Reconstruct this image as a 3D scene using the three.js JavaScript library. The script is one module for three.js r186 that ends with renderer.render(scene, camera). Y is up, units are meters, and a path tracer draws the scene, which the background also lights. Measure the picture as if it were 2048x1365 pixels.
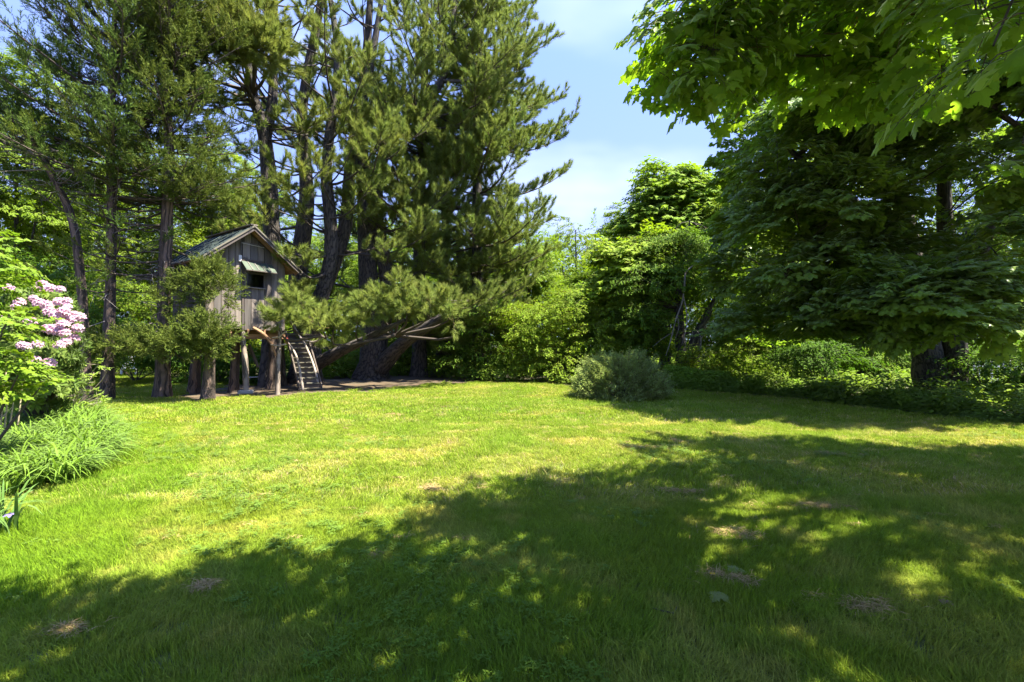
import * as THREE from 'three';
import { mergeGeometries } from 'three/addons/utils/BufferGeometryUtils.js';
import { RoundedBoxGeometry } from 'three/addons/geometries/RoundedBoxGeometry.js';

// ------------------------------------------------------------------ camera, sky, sun, exposure
const FOCAL = 950, EYE = 1.6, HORIZON = 688;             // in pixels of the 2048 x 1365 photograph
const scene = new THREE.Scene();
const camera = new THREE.PerspectiveCamera(2 * Math.atan(682.5 / FOCAL) * 180 / Math.PI, 2048 / 1365, 0.1, 600);
camera.position.set(0, EYE, 0);
camera.rotation.x = Math.atan(5.5 / FOCAL);
const SUN = new THREE.Vector3(0.55, 1.15, 0.09).normalize();
const renderer = new THREE.WebGLRenderer({ antialias: true });
renderer.toneMapping = THREE.LinearToneMapping;
renderer.toneMappingExposure = 10.4;
renderer.shadowMap.enabled = true;
renderer.setSize(1024, 682);
const sun = new THREE.DirectionalLight(new THREE.Color().setRGB(1, 0.93, 0.78), 2.75);
sun.position.copy(SUN).multiplyScalar(60).add(new THREE.Vector3(0, 0, -15));
sun.target.position.set(0, 0, -15);
sun.castShadow = true;
Object.assign(sun.shadow.camera, { left: -40, right: 40, top: 40, bottom: -40, near: 1, far: 150 });
sun.shadow.mapSize.set(4096, 4096);
scene.add(sun, sun.target);

// seeded randomness and periodic value noise
function rng(seed) { let s = seed >>> 0; const f = () => { s = (s + 0x6d2b79f5) | 0; let t = Math.imul(s ^ (s >>> 15), 1 | s); t = (t + Math.imul(t ^ (t >>> 7), 61 | t)) ^ t; return ((t ^ (t >>> 14)) >>> 0) / 4294967296; }; f.in = (a, b) => a + (b - a) * f(); f.n = () => (f() + f() + f() - 1.5) / 1.5; return f; }
const hash = (x, y, s = 0) => { let h = Math.imul(x | 0, 374761393) + Math.imul(y | 0, 668265263) + Math.imul(s | 0, 2147483647); h = Math.imul(h ^ (h >>> 13), 1274126177); return ((h ^ (h >>> 16)) >>> 0) / 4294967296; };
function noise(x, y, s = 0, px = 0, py = 0) {
  const ix = Math.floor(x), iy = Math.floor(y), m = (v, p) => p ? ((v % p) + p) % p : v, fx = x - ix, fy = y - iy, u = fx * fx * (3 - 2 * fx), v = fy * fy * (3 - 2 * fy);
  const h = (a, b) => hash(m(a, px), m(b, py), s);
  return (h(ix, iy) * (1 - u) + h(ix + 1, iy) * u) * (1 - v) + (h(ix, iy + 1) * (1 - u) + h(ix + 1, iy + 1) * u) * v;
}
const fbm = (x, y, s = 0, o = 4) => { let a = 0.5, t = 0, w = 0; for (let i = 0; i < o; i++) { t += a * noise(x, y, s + i); w += a; a *= 0.5; x *= 2.03; y *= 2.03; } return t / w; };
const pfbm = (x, y, px, py, s = 0, o = 4) => { let a = 0.5, t = 0, w = 0; for (let i = 0; i < o; i++) { t += a * noise(x, y, s + i, px, py); w += a; a *= 0.5; x *= 2; y *= 2; px *= 2; py *= 2; } return t / w; };
const clamp = THREE.MathUtils.clamp, lerp = THREE.MathUtils.lerp, smooth = (x, a, b) => THREE.MathUtils.smoothstep(x, a, b);
const V = (x, y, z) => new THREE.Vector3(x, y, z);

{ // clear early-summer sky with thin high cloud, its glow round the unseen sun widened to lift the shade
  const w = 1024, h = 512, d = new Float32Array(w * h * 4);
  for (let j = 0; j < h; j++) for (let i = 0; i < w; i++) {
    const up = ((j + 0.5) / h - 0.5) * Math.PI, az = ((i + 0.5) / w - 0.5) * 2 * Math.PI;
    const y = Math.sin(up), x = Math.cos(az) * Math.cos(up), z = Math.sin(az) * Math.cos(up);
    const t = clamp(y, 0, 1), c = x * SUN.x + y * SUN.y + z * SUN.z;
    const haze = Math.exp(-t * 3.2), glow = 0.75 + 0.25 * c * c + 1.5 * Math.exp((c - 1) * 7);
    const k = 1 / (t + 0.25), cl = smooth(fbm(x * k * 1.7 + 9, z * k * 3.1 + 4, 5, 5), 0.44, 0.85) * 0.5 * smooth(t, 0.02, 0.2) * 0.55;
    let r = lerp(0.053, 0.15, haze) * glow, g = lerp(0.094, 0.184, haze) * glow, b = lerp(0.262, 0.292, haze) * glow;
    r = lerp(r, 0.24, cl); g = lerp(g, 0.25, cl); b = lerp(b, 0.275, cl);
    if (y < 0) { r = 0.05; g = 0.055; b = 0.04; }
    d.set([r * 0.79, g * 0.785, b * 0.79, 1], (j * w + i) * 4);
  }
  const t = new THREE.DataTexture(d, w, h, THREE.RGBAFormat, THREE.FloatType);
  t.mapping = THREE.EquirectangularReflectionMapping; t.magFilter = t.minFilter = THREE.LinearFilter; t.needsUpdate = true;
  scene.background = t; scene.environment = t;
}

// ------------------------------------------------------------------ helpers
const G = (px, py) => { const d = EYE * FOCAL / (py - HORIZON); return V((px - 1024) / FOCAL * d, 0, -d); };          // a point of the ground
const G0 = (px, d) => V((px - 1024) / FOCAL * d, -0.05, -d);
const P = (px, py, d) => V((px - 1024) / FOCAL * d, EYE - (py - HORIZON) / FOCAL * d, -d);                             // a point at a depth
const taken = new Map();
function numbered(name) { const k = taken.get(name) ?? 0; taken.set(name, k + 1); return k ? name + '_' + String(k).padStart(3, '0') : name; }
function tag(o, label, category, group, kind) { if (label) o.userData.label = label; if (category) o.userData.category = category; if (group) o.userData.group = group; if (kind) o.userData.kind = kind; return o; }
function thing(name, label, category, pos = V(0, 0, 0), turn = 0, group) { const o = new THREE.Group(); o.name = numbered(name); o.position.copy(pos); o.rotation.y = turn; scene.add(o); o.updateMatrixWorld(true); return tag(o, label, category, group); }
function part(name, geo, mat, parent, kind) { const m = new THREE.Mesh(geo, mat); m.name = parent === scene ? numbered(name) : name; m.castShadow = m.receiveShadow = true; if (kind) m.userData.kind = kind; parent.add(m); return m; }
const _q = new THREE.Quaternion(), _m = new THREE.Matrix4(), _x = V(0, 0, 0), _y = V(0, 0, 0), _z = V(0, 0, 0);
// a placement: +Y along dir, +Z as near nrm as can be
function place(pos, dir, nrm, s) {
  _y.copy(dir).normalize(); _x.crossVectors(_y, nrm); if (_x.lengthSq() < 1e-6) _x.set(1, 0, 0).cross(_y); _x.normalize(); _z.crossVectors(_x, _y);
  return new THREE.Matrix4().makeBasis(_x, _y, _z).scale(V(s, s, s)).setPosition(pos);
}
function inst(name, geos, mat, list, parent, kind = 'stuff') {   // list of [matrix, r, g, b]; spread over the variants
  geos = [].concat(geos);
  const inv = new THREE.Matrix4(); if (parent !== scene) { parent.updateMatrixWorld(true); inv.copy(parent.matrixWorld).invert(); }
  geos.forEach((g, k) => {
    const l = list.filter((_, i) => (i * 7 + (i >> 3)) % geos.length === k); if (!l.length) return;
    const m = new THREE.InstancedMesh(g, mat, l.length), c = new THREE.Color();
    l.forEach((e, i) => { m.setMatrixAt(i, _m.multiplyMatrices(inv, e[0])); m.setColorAt(i, c.setRGB(e[1], e[2], e[3])); });
    m.name = parent === scene ? numbered(name) : name; m.castShadow = m.receiveShadow = true; if (kind) m.userData.kind = kind; parent.add(m);
  });
}
class MB {
  constructor() { this.p = []; this.n = []; this.u = []; this.c = []; this.i = []; }
  v(p, n, u = 0, w = 0, c = 1) { this.p.push(p.x, p.y, p.z); this.n.push(n.x, n.y, n.z); this.u.push(u, w); Array.isArray(c) ? this.c.push(...c) : this.c.push(c, c, c); return this.p.length / 3 - 1; }
  tri(a, b, c, col = 1) { const n = V(0, 0, 0).crossVectors(b.clone().sub(a), c.clone().sub(a)).normalize(); const k = this.v(a, n, 0, 0, col); this.v(b, n, 1, 0, col); this.v(c, n, 0, 1, col); this.i.push(k, k + 1, k + 2); }
  quad(a, b, c, d, col) { this.tri(a, b, c, col); this.tri(a, c, d, col); }
  tube(pts, rad, seg = 8, o = {}) {          // tapered limb through points; rad: list of radii, one a point; lumps with o.rough
    const ps = pts.map((p) => p.isVector3 ? p : V(...p)), curve = ps.length > 2 ? new THREE.CatmullRomCurve3(ps) : new THREE.LineCurve3(ps[0], ps[1]);
    const N = o.n ?? Math.max(2, (ps.length - 1) * (o.sub ?? 3)), len = curve.getLength(); let nx = V(1, 0, 0), prev = null;
    const k0 = this.p.length / 3, sd = o.seed ?? 1, dir = V(0, 0, 0), side = V(0, 0, 0), nn = V(0, 0, 0), q = V(0, 0, 0);
    for (let j = 0; j <= N; j++) {
      const t = j / N, c = curve.getPoint(t); dir.copy(curve.getTangent(t));
      if (!prev) { nx = Math.abs(dir.x) > 0.8 ? V(0, 0, 1) : V(1, 0, 0); }
      nx = nx.clone().addScaledVector(dir, -nx.dot(dir)).normalize(); prev = dir; side.crossVectors(dir, nx);
      const f = t * (rad.length - 1), a = Math.min(Math.floor(f), rad.length - 2), r = lerp(rad[a], rad[a + 1], f - a);
      for (let k = 0; k <= seg; k++) {
        const an = k / seg * 2 * Math.PI, kk = k % seg;
        let rr = r; if (o.rough) rr *= 1 + o.rough * (noise(kk * (o.flute ?? 1.7) + 3, t * len * 1.3, sd) - 0.5) * 2 ;
        if (o.flare && t < 0.12) rr *= 1 + o.flare * Math.pow(1 - t / 0.12, 2) * (0.6 + 0.8 * noise(kk * 0.9, 0, sd + 5));
        nn.copy(nx).multiplyScalar(Math.cos(an)).addScaledVector(side, Math.sin(an)); q.copy(c).addScaledVector(nn, rr);
        this.v(q, nn, k / seg * Math.max(0.25, Math.round(rad[0] * 6.28 * 2) / 2), t * len, o.c ?? 1);
      }
    }
    const s = seg + 1; for (let j = 0; j < N; j++) for (let k = 0; k < seg; k++) { const a = k0 + j * s + k; this.i.push(a, a + 1, a + s, a + 1, a + s + 1, a + s); }
    if (o.cap) for (const [row, sg] of [[0, -1], [N, 1]]) { const t = row / N, c = this.v(curve.getPoint(t), curve.getTangent(t).multiplyScalar(sg)); const e = curve.getTangent(t).multiplyScalar(sg); const ring = []; for (let k = 0; k <= seg; k++) { const a = (k0 + row * s + k) * 3; ring.push(this.v(V(this.p[a], this.p[a + 1], this.p[a + 2]), e)); } for (let k = 0; k < seg; k++) this.i.push(c, ring[k], ring[k + 1]); }
    return this;
  }
  geo(inv) {
    const g = new THREE.BufferGeometry();
    g.setAttribute('position', new THREE.Float32BufferAttribute(this.p, 3)); g.setAttribute('normal', new THREE.Float32BufferAttribute(this.n, 3));
    g.setAttribute('uv', new THREE.Float32BufferAttribute(this.u, 2)); g.setAttribute('color', new THREE.Float32BufferAttribute(this.c, 3)); g.setIndex(this.i);
    if (inv) g.applyMatrix4(inv); return g;
  }
  build(name, mat, parent, kind) { let inv; if (parent !== scene) { parent.updateMatrixWorld(true); inv = parent.matrixWorld.clone().invert(); } return part(name, this.geo(inv), mat, parent, kind); }  // points are in the world
}

// ------------------------------------------------------------------ textures and materials
function tex(w, h, f, srgb) { const d = new Uint8Array(w * h * 4); for (let y = 0; y < h; y++) for (let x = 0; x < w; x++) { const c = f(x / w, y / h); d.set([clamp(c[0], 0, 1) * 255, clamp(c[1], 0, 1) * 255, clamp(c[2], 0, 1) * 255, 255], (y * w + x) * 4); } const t = new THREE.DataTexture(d, w, h); t.wrapS = t.wrapT = THREE.RepeatWrapping; t.magFilter = THREE.LinearFilter; t.minFilter = THREE.LinearMipmapLinearFilter; t.generateMipmaps = true; if (srgb) t.colorSpace = THREE.SRGBColorSpace; t.needsUpdate = true; return t; }
function barkTex(sx, sy, lo, hi, seed) {       // furrowed bark: 1 m a tile
  const val = (u, v) => { const w = pfbm(u * 4, v * 4, 4, 4, seed + 9, 3) - 0.5, a = pfbm(u * sx + w * 2, v * sy, sx, sy, seed, 4); return [smooth(Math.abs(a - 0.5) * 2, 0.02, 0.3) , pfbm(u * 8, v * 6, 8, 6, seed + 4, 4)]; };
  const map = tex(256, 256, (u, v) => { const [r, n] = val(u, v), k = lerp(0.45, 1.05, r) * lerp(0.75, 1.25, n); return [0, 1, 2].map((c) => Math.pow(lerp(lo[c], hi[c], clamp(r * 0.6 + n * 0.5, 0, 1)) * k, 1 / 2.2)); }, true);
  const bump = tex(256, 256, (u, v) => { const [r, n] = val(u, v), k = r * 0.8 + n * 0.2; return [k, k, k]; });
  return { map, bumpMap: bump };
}
const std = (o) => new THREE.MeshStandardMaterial({ roughness: 0.9, ...o });
const rgb = (r, g, b) => new THREE.Color().setRGB(r, g, b);
const pineBark = std({ ...barkTex(10, 3, [0.02, 0.016, 0.013], [0.075, 0.06, 0.048], 1), bumpScale: 0.025 });
const cedarBark = std({ ...barkTex(16, 1, [0.03, 0.021, 0.016], [0.15, 0.1, 0.072], 2), bumpScale: 0.02 });
const mapleBark = std({ ...barkTex(12, 3, [0.02, 0.017, 0.013], [0.07, 0.06, 0.047], 3), bumpScale: 0.02 });
const twigMat = std({ color: rgb(0.055, 0.042, 0.032) }), paleTwig = std({ color: rgb(0.27, 0.22, 0.16) }), deadWood = std({ color: rgb(0.2, 0.175, 0.15) });
const leafMat = (o) => new THREE.MeshPhysicalMaterial({ vertexColors: true, side: THREE.DoubleSide, roughness: 0.94, transmission: 0.5, thickness: 0, specularIntensity: 0.18, clearcoat: 0.05, clearcoatRoughness: 0.4, ...o });
const M = {
  mapleGloss: leafMat({ color: rgb(0.14, 0.24, 0.016), transmission: 0.58, specularIntensity: 0.3, clearcoat: 0.5, clearcoatRoughness: 0.3 }), maple: leafMat({ color: rgb(0.125, 0.22, 0.01), transmission: 0.68, specularIntensity: 0.3, clearcoat: 0.26, clearcoatRoughness: 0.34 }), mapleFar: leafMat({ color: rgb(0.13, 0.215, 0.009) }), broad: leafMat({ color: rgb(0.135, 0.22, 0.01) }),
  needle: leafMat({ color: rgb(0.172, 0.218, 0.046), transmission: 0.42 }), cedar: leafMat({ color: rgb(0.115, 0.15, 0.024), transmission: 0.3, clearcoat: 0 }),
  grass: leafMat({ color: rgb(0.178, 0.272, 0.011), transmission: 0.45, clearcoat: 0.02 }), dry: leafMat({ color: rgb(0.37, 0.27, 0.12), transmission: 0.2, clearcoat: 0 }),
  rhodo: leafMat({ color: rgb(0.15, 0.22, 0.025), transmission: 0.35, specularIntensity: 0.3, clearcoat: 0.15 }), petal: leafMat({ color: rgb(0.6, 0.42, 0.48), transmission: 0.4, clearcoat: 0 }), spirea: leafMat({ color: rgb(0.21, 0.285, 0.066), transmission: 0.4, clearcoat: 0 }),
  strap: leafMat({ color: rgb(0.15, 0.26, 0.02), transmission: 0.45, clearcoat: 0.1 }),
};
// ------------------------------------------------------------------ leaves and sprigs (local: +Y out along the twig, +Z the upper face)
const half = { fine: [[0, 0], [0.2, -0.07], [0.42, -0.03], [0.37, 0.1], [0.5, 0.2], [0.55, 0.32], [0.73, 0.42], [0.52, 0.44], [0.44, 0.54], [0.3, 0.47], [0.21, 0.52], [0.32, 0.72], [0.2, 0.73], [0.14, 0.88], [0, 1.06]], mid: [[0, 0], [0.42, -0.03], [0.36, 0.14], [0.72, 0.42], [0.3, 0.47], [0.3, 0.72], [0, 1.05]], far: [[0, 0], [0.62, 0.33], [0.28, 0.46], [0, 1]], oval: [[0, 0], [0.22, 0.3], [0.2, 0.65], [0, 1]], strap: [[0, 0], [0.14, 0.3], [0.15, 0.6], [0, 1]], tiny: [[0, 0], [0.25, 0.5], [0, 1]] };
function leaf(mb, kind, base, dir, nrm, s, col, droop = 0.25, fold = 0.22) {
  const m = place(base, dir, nrm, s), h = half[kind], at = (x, y) => V(x, y, -Math.abs(x) * fold - y * y * droop).applyMatrix4(m), c = at(0, 0.35);
  for (const sg of [1, -1]) for (let k = 0; k + 1 < h.length; k++) { const a = at(h[k][0] * sg, h[k][1]), b = at(h[k + 1][0] * sg, h[k + 1][1]); sg > 0 ? mb.tri(c, a, b, col) : mb.tri(c, b, a, col); }
}
function tint(r, v = 0.25) { const k = 1 + r.n() * v; return [k * (1 + r.n() * 0.12), k, k * (1 + r.n() * 0.2)]; }
function mapleSpray(kind, seed, n = 12, size = 0.14, L = 0.48) {
  const r = rng(seed), mb = new MB(); mb.tube([V(0, 0, 0), V(r.in(-0.03, 0.03), L * 0.5, 0.02), V(0, L, -0.05)], [0.006, 0.004, 0.002], 3, { n: 3, c: [0.8, 0.4, 1] });
  for (let k = 0; k < n; k++) { const t = (k + 0.5) / n, sg = k % 2 ? 1 : -1, a = sg * lerp(1.25, 0.25, t) + r.n() * 0.35, pet = size * r.in(0.3, 0.8);
    const d = V(Math.sin(a), Math.cos(a), -r.in(-0.05, 0.45)), b = V(Math.sin(a) * pet, L * t + Math.cos(a) * pet, r.in(-0.05, 0.03)); leaf(mb, kind, b, d, V(r.n() * 0.6, r.n() * 0.6 + 0.1, 1), size * r.in(0.55, 1.2), tint(r, 0.3), r.in(0.05, 0.5), r.in(-0.05, 0.45)); }
  return mb.geo();
}
function broadSpray(kind, seed, n = 16, size = 0.085, L = 0.5) {
  const r = rng(seed), mb = new MB(); mb.tube([V(0, 0, 0), V(0, L, 0)], [0.005, 0.002], 3, { n: 1, c: [0.8, 0.4, 1] });
  for (let k = 0; k < n; k++) { const t = (k + 1) / n, a = r() * 6.28, e = r.in(0.3, 1.2); leaf(mb, kind, V(r.n() * 0.09, L * t + r.n() * 0.05, r.n() * 0.09), V(Math.cos(a) * Math.sin(e), Math.cos(e), Math.sin(a) * Math.sin(e) * 0.6 - 0.2), V(r.n(), r.n(), 1), size * r.in(0.7, 1.2), tint(r), 0.2); }
  return mb.geo();
}
function pineTuft(seed, n = 140, L = 0.22) {
  const r = rng(seed), mb = new MB(); mb.tube([V(0, -0.05, 0), V(0, L, 0)], [0.007, 0.003], 3, { n: 1, c: [0.8, 0.5, 1] });
  for (let k = 0; k < n; k++) { const t = Math.pow(r(), 0.6), a = r() * 6.28, e = lerp(1.15, 0.35, t) + r.n() * 0.25, l = r.in(0.11, 0.18), o = V(0, L * t, 0), d = V(Math.cos(a) * Math.sin(e), Math.cos(e), Math.sin(a) * Math.sin(e));
    const s = V(-Math.sin(a), 0, Math.cos(a)).multiplyScalar(0.005).applyAxisAngle(d, r() * 3); mb.tri(o.clone().add(s), o.clone().sub(s), o.clone().addScaledVector(d, l).add(V(0, -0.01, 0)), tint(r, 0.3)); }
  return mb.geo();
}
function cedarSpray(seed, L = 0.3) {
  const r = rng(seed), mb = new MB();
  for (let k = 0; k < 13; k++) { const t = (k + 0.3) / 13, a = r() * 6.28, e = r.in(0.4, 0.95), l = lerp(0.14, 0.07, t), d = V(Math.cos(a) * Math.sin(e), Math.cos(e), Math.sin(a) * Math.sin(e)), o = V(0, L * t, 0);
    const col = tint(r, 0.3); for (let q = 0; q < 5; q++) { const u = (q + 0.4) / 5, aa = r() * 6.28, dd = d.clone().add(V(Math.cos(aa), r() * 0.6, Math.sin(aa)).multiplyScalar(0.75)).normalize(), b = o.clone().addScaledVector(d, l * u), s = V(r.n(), r.n(), r.n()).cross(dd).setLength(0.0075); mb.tri(b.clone().add(s), b.clone().sub(s), b.clone().addScaledVector(dd, r.in(0.04, 0.075)), col); }
    mb.tri(o.clone().add(V(0.005, 0, 0)), o.clone().sub(V(0.005, 0, 0)), o.clone().addScaledVector(d, l), col); }
  return mb.geo();
}
const four = (f) => [0, 1, 2].map(f);
const S = {
  mapleFine: four((k) => mapleSpray('fine', 10 + k, 9, 0.1, 0.32)), mapleMid: four((k) => mapleSpray('mid', 20 + k)), mapleFar: four((k) => mapleSpray('far', 30 + k, 13)),
  broad: four((k) => broadSpray('oval', 40 + k)), broadFar: four((k) => broadSpray('tiny', 50 + k, 22, 0.11)), pine: four((k) => pineTuft(60 + k)), cedar: four((k) => cedarSpray(70 + k)),
  rhodo: four((k) => { const r = rng(80 + k), mb = new MB(); for (let i = 0; i < 11; i++) { const a = i * 2.4 + r.n() * 0.3, e = r.in(0.7, 1.6); leaf(mb, 'strap', V(0, r.in(-0.05, 0.02), 0), V(Math.cos(a) * Math.sin(e), Math.cos(e), Math.sin(a) * Math.sin(e)), V(0, 1, 0.01), r.in(0.1, 0.145), tint(r, 0.22), 0.25, 0.3); } return mb.geo(); }),
  fine: four((k) => broadSpray('oval', 90 + k, 30, 0.056, 0.38)),
};

// ------------------------------------------------------------------ ground
const height = (x, z) => (fbm(x * 0.35 + 20, z * 0.35 + 20, 3, 3) - 0.5) * 0.14 * smooth(Math.hypot(x, z), 1, 4);
const lawnEdge = [V(-6, 0, 5), V(-6, 0, -3), V(-7, 0, -4.4), V(-8.6, 0, -6), V(-9.5, 0, -8.2), V(-11, 0, -10.6), V(-20, 0, -13), V(-30, 0, -23), V(-20, 0, -25), G(320, 756), G(560, 764), G(760, 764), G(980, 765), G(1100, 769), G(1150, 773), G(1240, 780), G(1340, 780), G(1400, 785), G(1500, 792), G(1700, 815), G(1900, 838), G(2060, 853), V(12, 0, -6), V(13, 0, 5)];
const bedEdge = [G(400, 799), G(500, 797), G(560, 793), G(650, 787), G(760, 784), G(840, 773), G(920, 767), G(930, 762), G(900, 756), G(700, 750), G(560, 757), G(470, 772), G(400, 782)];
function inside(poly, x, z) { let c = false; for (let i = 0, j = poly.length - 1; i < poly.length; j = i++) { const a = poly[i], b = poly[j]; if ((a.z > z) !== (b.z > z) && x < (b.x - a.x) * (z - a.z) / (b.z - a.z) + a.x) c = !c; } return c; }
const rag = (x, z, k) => [x + (fbm(x * 1.3, z * 1.3, 31, 3) - 0.5) * k, z + (fbm(x * 1.3, z * 1.3, 37, 3) - 0.5) * k];
const onLawn = (x, z) => inside(lawnEdge, ...rag(x, z, 0.7)), onBed = (x, z) => inside(bedEdge, ...rag(x, z, 3.0));
function sheet(name, x0, x1, z0, z1, step, lift, keep, mat, hf = height) {
  const nx = Math.round((x1 - x0) / step), nz = Math.round((z1 - z0) / step), mb = new MB(), up = V(0, 1, 0), id = new Map();
  const vert = (i, j) => { const k = i * 100000 + j; if (!id.has(k)) { const x = x0 + i * step, z = z0 + j * step; id.set(k, mb.v(V(x, hf(x, z) + lift, z), up, x, z)); } return id.get(k); };
  for (let i = 0; i < nx; i++) for (let j = 0; j < nz; j++) if (keep(x0 + (i + 0.5) * step, z0 + (j + 0.5) * step)) { const a = vert(i, j), b = vert(i, j + 1), c = vert(i + 1, j + 1), d = vert(i + 1, j); mb.i.push(a, b, c, a, c, d); }
  const g = mb.geo(); g.computeVertexNormals(); const m = part(name, g, mat, scene); m.userData.kind = 'structure'; return m;
}
function groundTex(size, f) { const t = tex(512, 512, f, true); t.repeat.set(1 / size, 1 / size); return t; }
const g22 = (c) => c.map((x) => Math.pow(clamp(x, 0, 1), 1 / 2.2));
const litter = groundTex(3, (u, v) => { const a = pfbm(u * 60, v * 60, 60, 60, 3, 3), b = pfbm(u * 6, v * 6, 6, 6, 8, 4); const k = 0.4 + a * 0.9; return g22([lerp(0.03, 0.075, b) * k, lerp(0.035, 0.055, b) * k, lerp(0.012, 0.025, b) * k]); });
const thatch = groundTex(2.3, (u, v) => { const a = pfbm(u * 90, v * 90, 90, 90, 13, 3), b = pfbm(u * 7, v * 7, 7, 7, 18, 4); const k = 0.35 + a * 1.1; return g22([lerp(0.06, 0.1, b) * k, lerp(0.1, 0.105, b) * k, lerp(0.012, 0.03, b) * k]); });
const needles = groundTex(2, (u, v) => { const a = pfbm(u * 110, v * 40, 110, 40, 23, 3), b = pfbm(u * 5, v * 5, 5, 5, 28, 4); const k = 0.3 + a * 1.2; return g22([lerp(0.025, 0.1, b) * k, lerp(0.022, 0.058, b) * k, lerp(0.009, 0.024, b) * k]); });
sheet('ground', -300, 300, -300, 300, 6, -0.16, () => true, std({ map: litter }), (x, z) => 0);
sheet('woodland_floor', -34, 34, -42, 8, 0.5, -0.012, () => true, std({ map: litter }));
sheet('lawn', -30, 14, -26, 5, 0.25, -0.004, (x, z) => onLawn(x, z), std({ map: thatch }));
sheet('pine_needle_bed', -14, 2, -25, -12, 0.2, 0.004, onBed, std({ map: needles }));

// grass: tufts of blades, coloured by how lush or dry the place is
function grassTuft(seed, n, rad, h, w, lean) {
  const r = rng(seed), mb = new MB();
  for (let k = 0; k < n; k++) {
    const a = r() * 6.28, q = rad * Math.sqrt(r()), o = V(Math.cos(a) * q, 0, Math.sin(a) * q), az = r() * 6.28, l = h * r.in(0.55, 1.25), b = r.in(0.2, 1) * lean, d = V(Math.cos(az), 0, Math.sin(az)), s = V(-Math.sin(az), 0, Math.cos(az)).multiplyScalar(w * r.in(0.6, 1.2)).applyAxisAngle(V(0, 1, 0), r.n());
    const p = (t) => o.clone().addScaledVector(d, l * b * t * t).add(V(0, l * t * (1 - 0.25 * b * t), 0)), c = tint(r, 0.45), st = r() < 0.06, m = p(0.55), e = p(1), bs = p(0); bs.y -= 0.02; if (st) { c[0] *= 1.7; c[1] *= 1.2; c[2] *= 5; }
    mb.quad(bs.clone().add(s), bs.clone().sub(s), m.clone().addScaledVector(s, -0.8), m.clone().addScaledVector(s, 0.8), c); mb.tri(m.clone().addScaledVector(s, 0.8), m.clone().addScaledVector(s, -0.8), e, c);
  }
  return mb.geo();
}
const bedLine = []; { const e = [G(0, 1150), G(60, 1085), G(130, 1035), G(245, 985), G(275, 915), G(240, 865), G(180, 842)]; for (let k = 0; k + 1 < e.length; k++) for (let q = 0; q < 6; q++) bedLine.push(e[k].clone().lerp(e[k + 1], q / 6)); }
const dryness = (x, z) => {
  let d = smooth(fbm(x * 0.8 + 5, z * 0.8, 41, 4), 0.5, 0.75) * 0.35 + smooth(fbm(x * 3.1, z * 3.1 + 7, 43, 3), 0.54, 0.8) * 0.5;
  const row = Math.sin((x * 0.22 + z) * 2 * Math.PI / 0.95 + fbm(x * 0.5, z * 0.5, 47, 2) * 4), q = smooth(row, 0.6, 1) * smooth(fbm(x * 1.1 + 3, z * 2.6, 49, 3), 0.5, 0.7); const bd = Math.min(...bedLine.map((p) => Math.hypot(p.x - x, p.z - z)));
  return d + q * 1.3 * smooth(-z, 3, 7) + 0.4 * smooth(bd, 0.7, 0.1);
};
{
  const lawnGrass = new THREE.Group(); lawnGrass.name = 'lawn_grass'; scene.add(lawnGrass); tag(lawnGrass, 'mown green lawn grass with paler dry patches across the garden', 'grass', null, 'stuff');
  const bands = [[2.0, 4.8, 1000, [20, 0.06, 0.082, 0.0021]], [4.8, 9.5, 420, [22, 0.085, 0.072, 0.003]], [9.5, 25, 130, [26, 0.16, 0.06, 0.0058]]];
  bands.forEach(([d0, d1, per, tp], bi) => {
    const r = rng(500 + bi), list = [], area = 1.13 * (d1 * d1 - d0 * d0), n = Math.round(area * per);
    for (let k = 0; k < n; k++) {
      const d = Math.sqrt(d0 * d0 + r() * (d1 * d1 - d0 * d0)), x = (r() * 2 - 1) * 1.13 * d, z = -d;
      if (!onLawn(x, z) || onBed(x, z)) continue;
      const q = clamp(dryness(x, z) + r.n() * 0.25, 0, 1), lush = fbm(x * 0.9 + 50, z * 0.9, 55, 3), s = lerp(0.75, 1.35, lush) * r.in(0.75, 1.25) * (1 - 0.35 * q), a = r() * 6.28;
      const sw = fbm(x * 1.4, z * 1.4, 61, 2) * 12, m = new THREE.Matrix4().makeRotationY(sw).multiply(_m.makeRotationX(0.3 + r.n() * 0.4)).multiply(new THREE.Matrix4().makeRotationY(a)).scale(V(1, s, 1)).setPosition(x, height(x, z), z), k2 = r.in(0.78, 1.2);
      list.push([m, lerp(0.9, 1.9, q * q) * k2 * lerp(1.15, 0.88, lush), lerp(0.98, 1.3, q * q) * k2, lerp(0.8, 5, q * q) * k2]);
    }
    inst('grass_tuft', four((v) => grassTuft(600 + bi * 10 + v, ...tp, 0.9)), M.grass, list, lawnGrass);
  });
}

// ------------------------------------------------------------------ tree builders
const UP = V(0, 1, 0);
function stem(pts, rad, name, mat, parent, o = {}) { return new MB().tube(pts, rad, o.seg ?? 14, { rough: 0.1, sub: 6, ...o }).build(name, mat, parent); }
const along = (pts, t) => { const f = clamp(t, 0, 1) * (pts.length - 1), a = Math.min(Math.floor(f), pts.length - 2); return pts[a].clone().lerp(pts[a + 1], f - a); };
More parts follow.
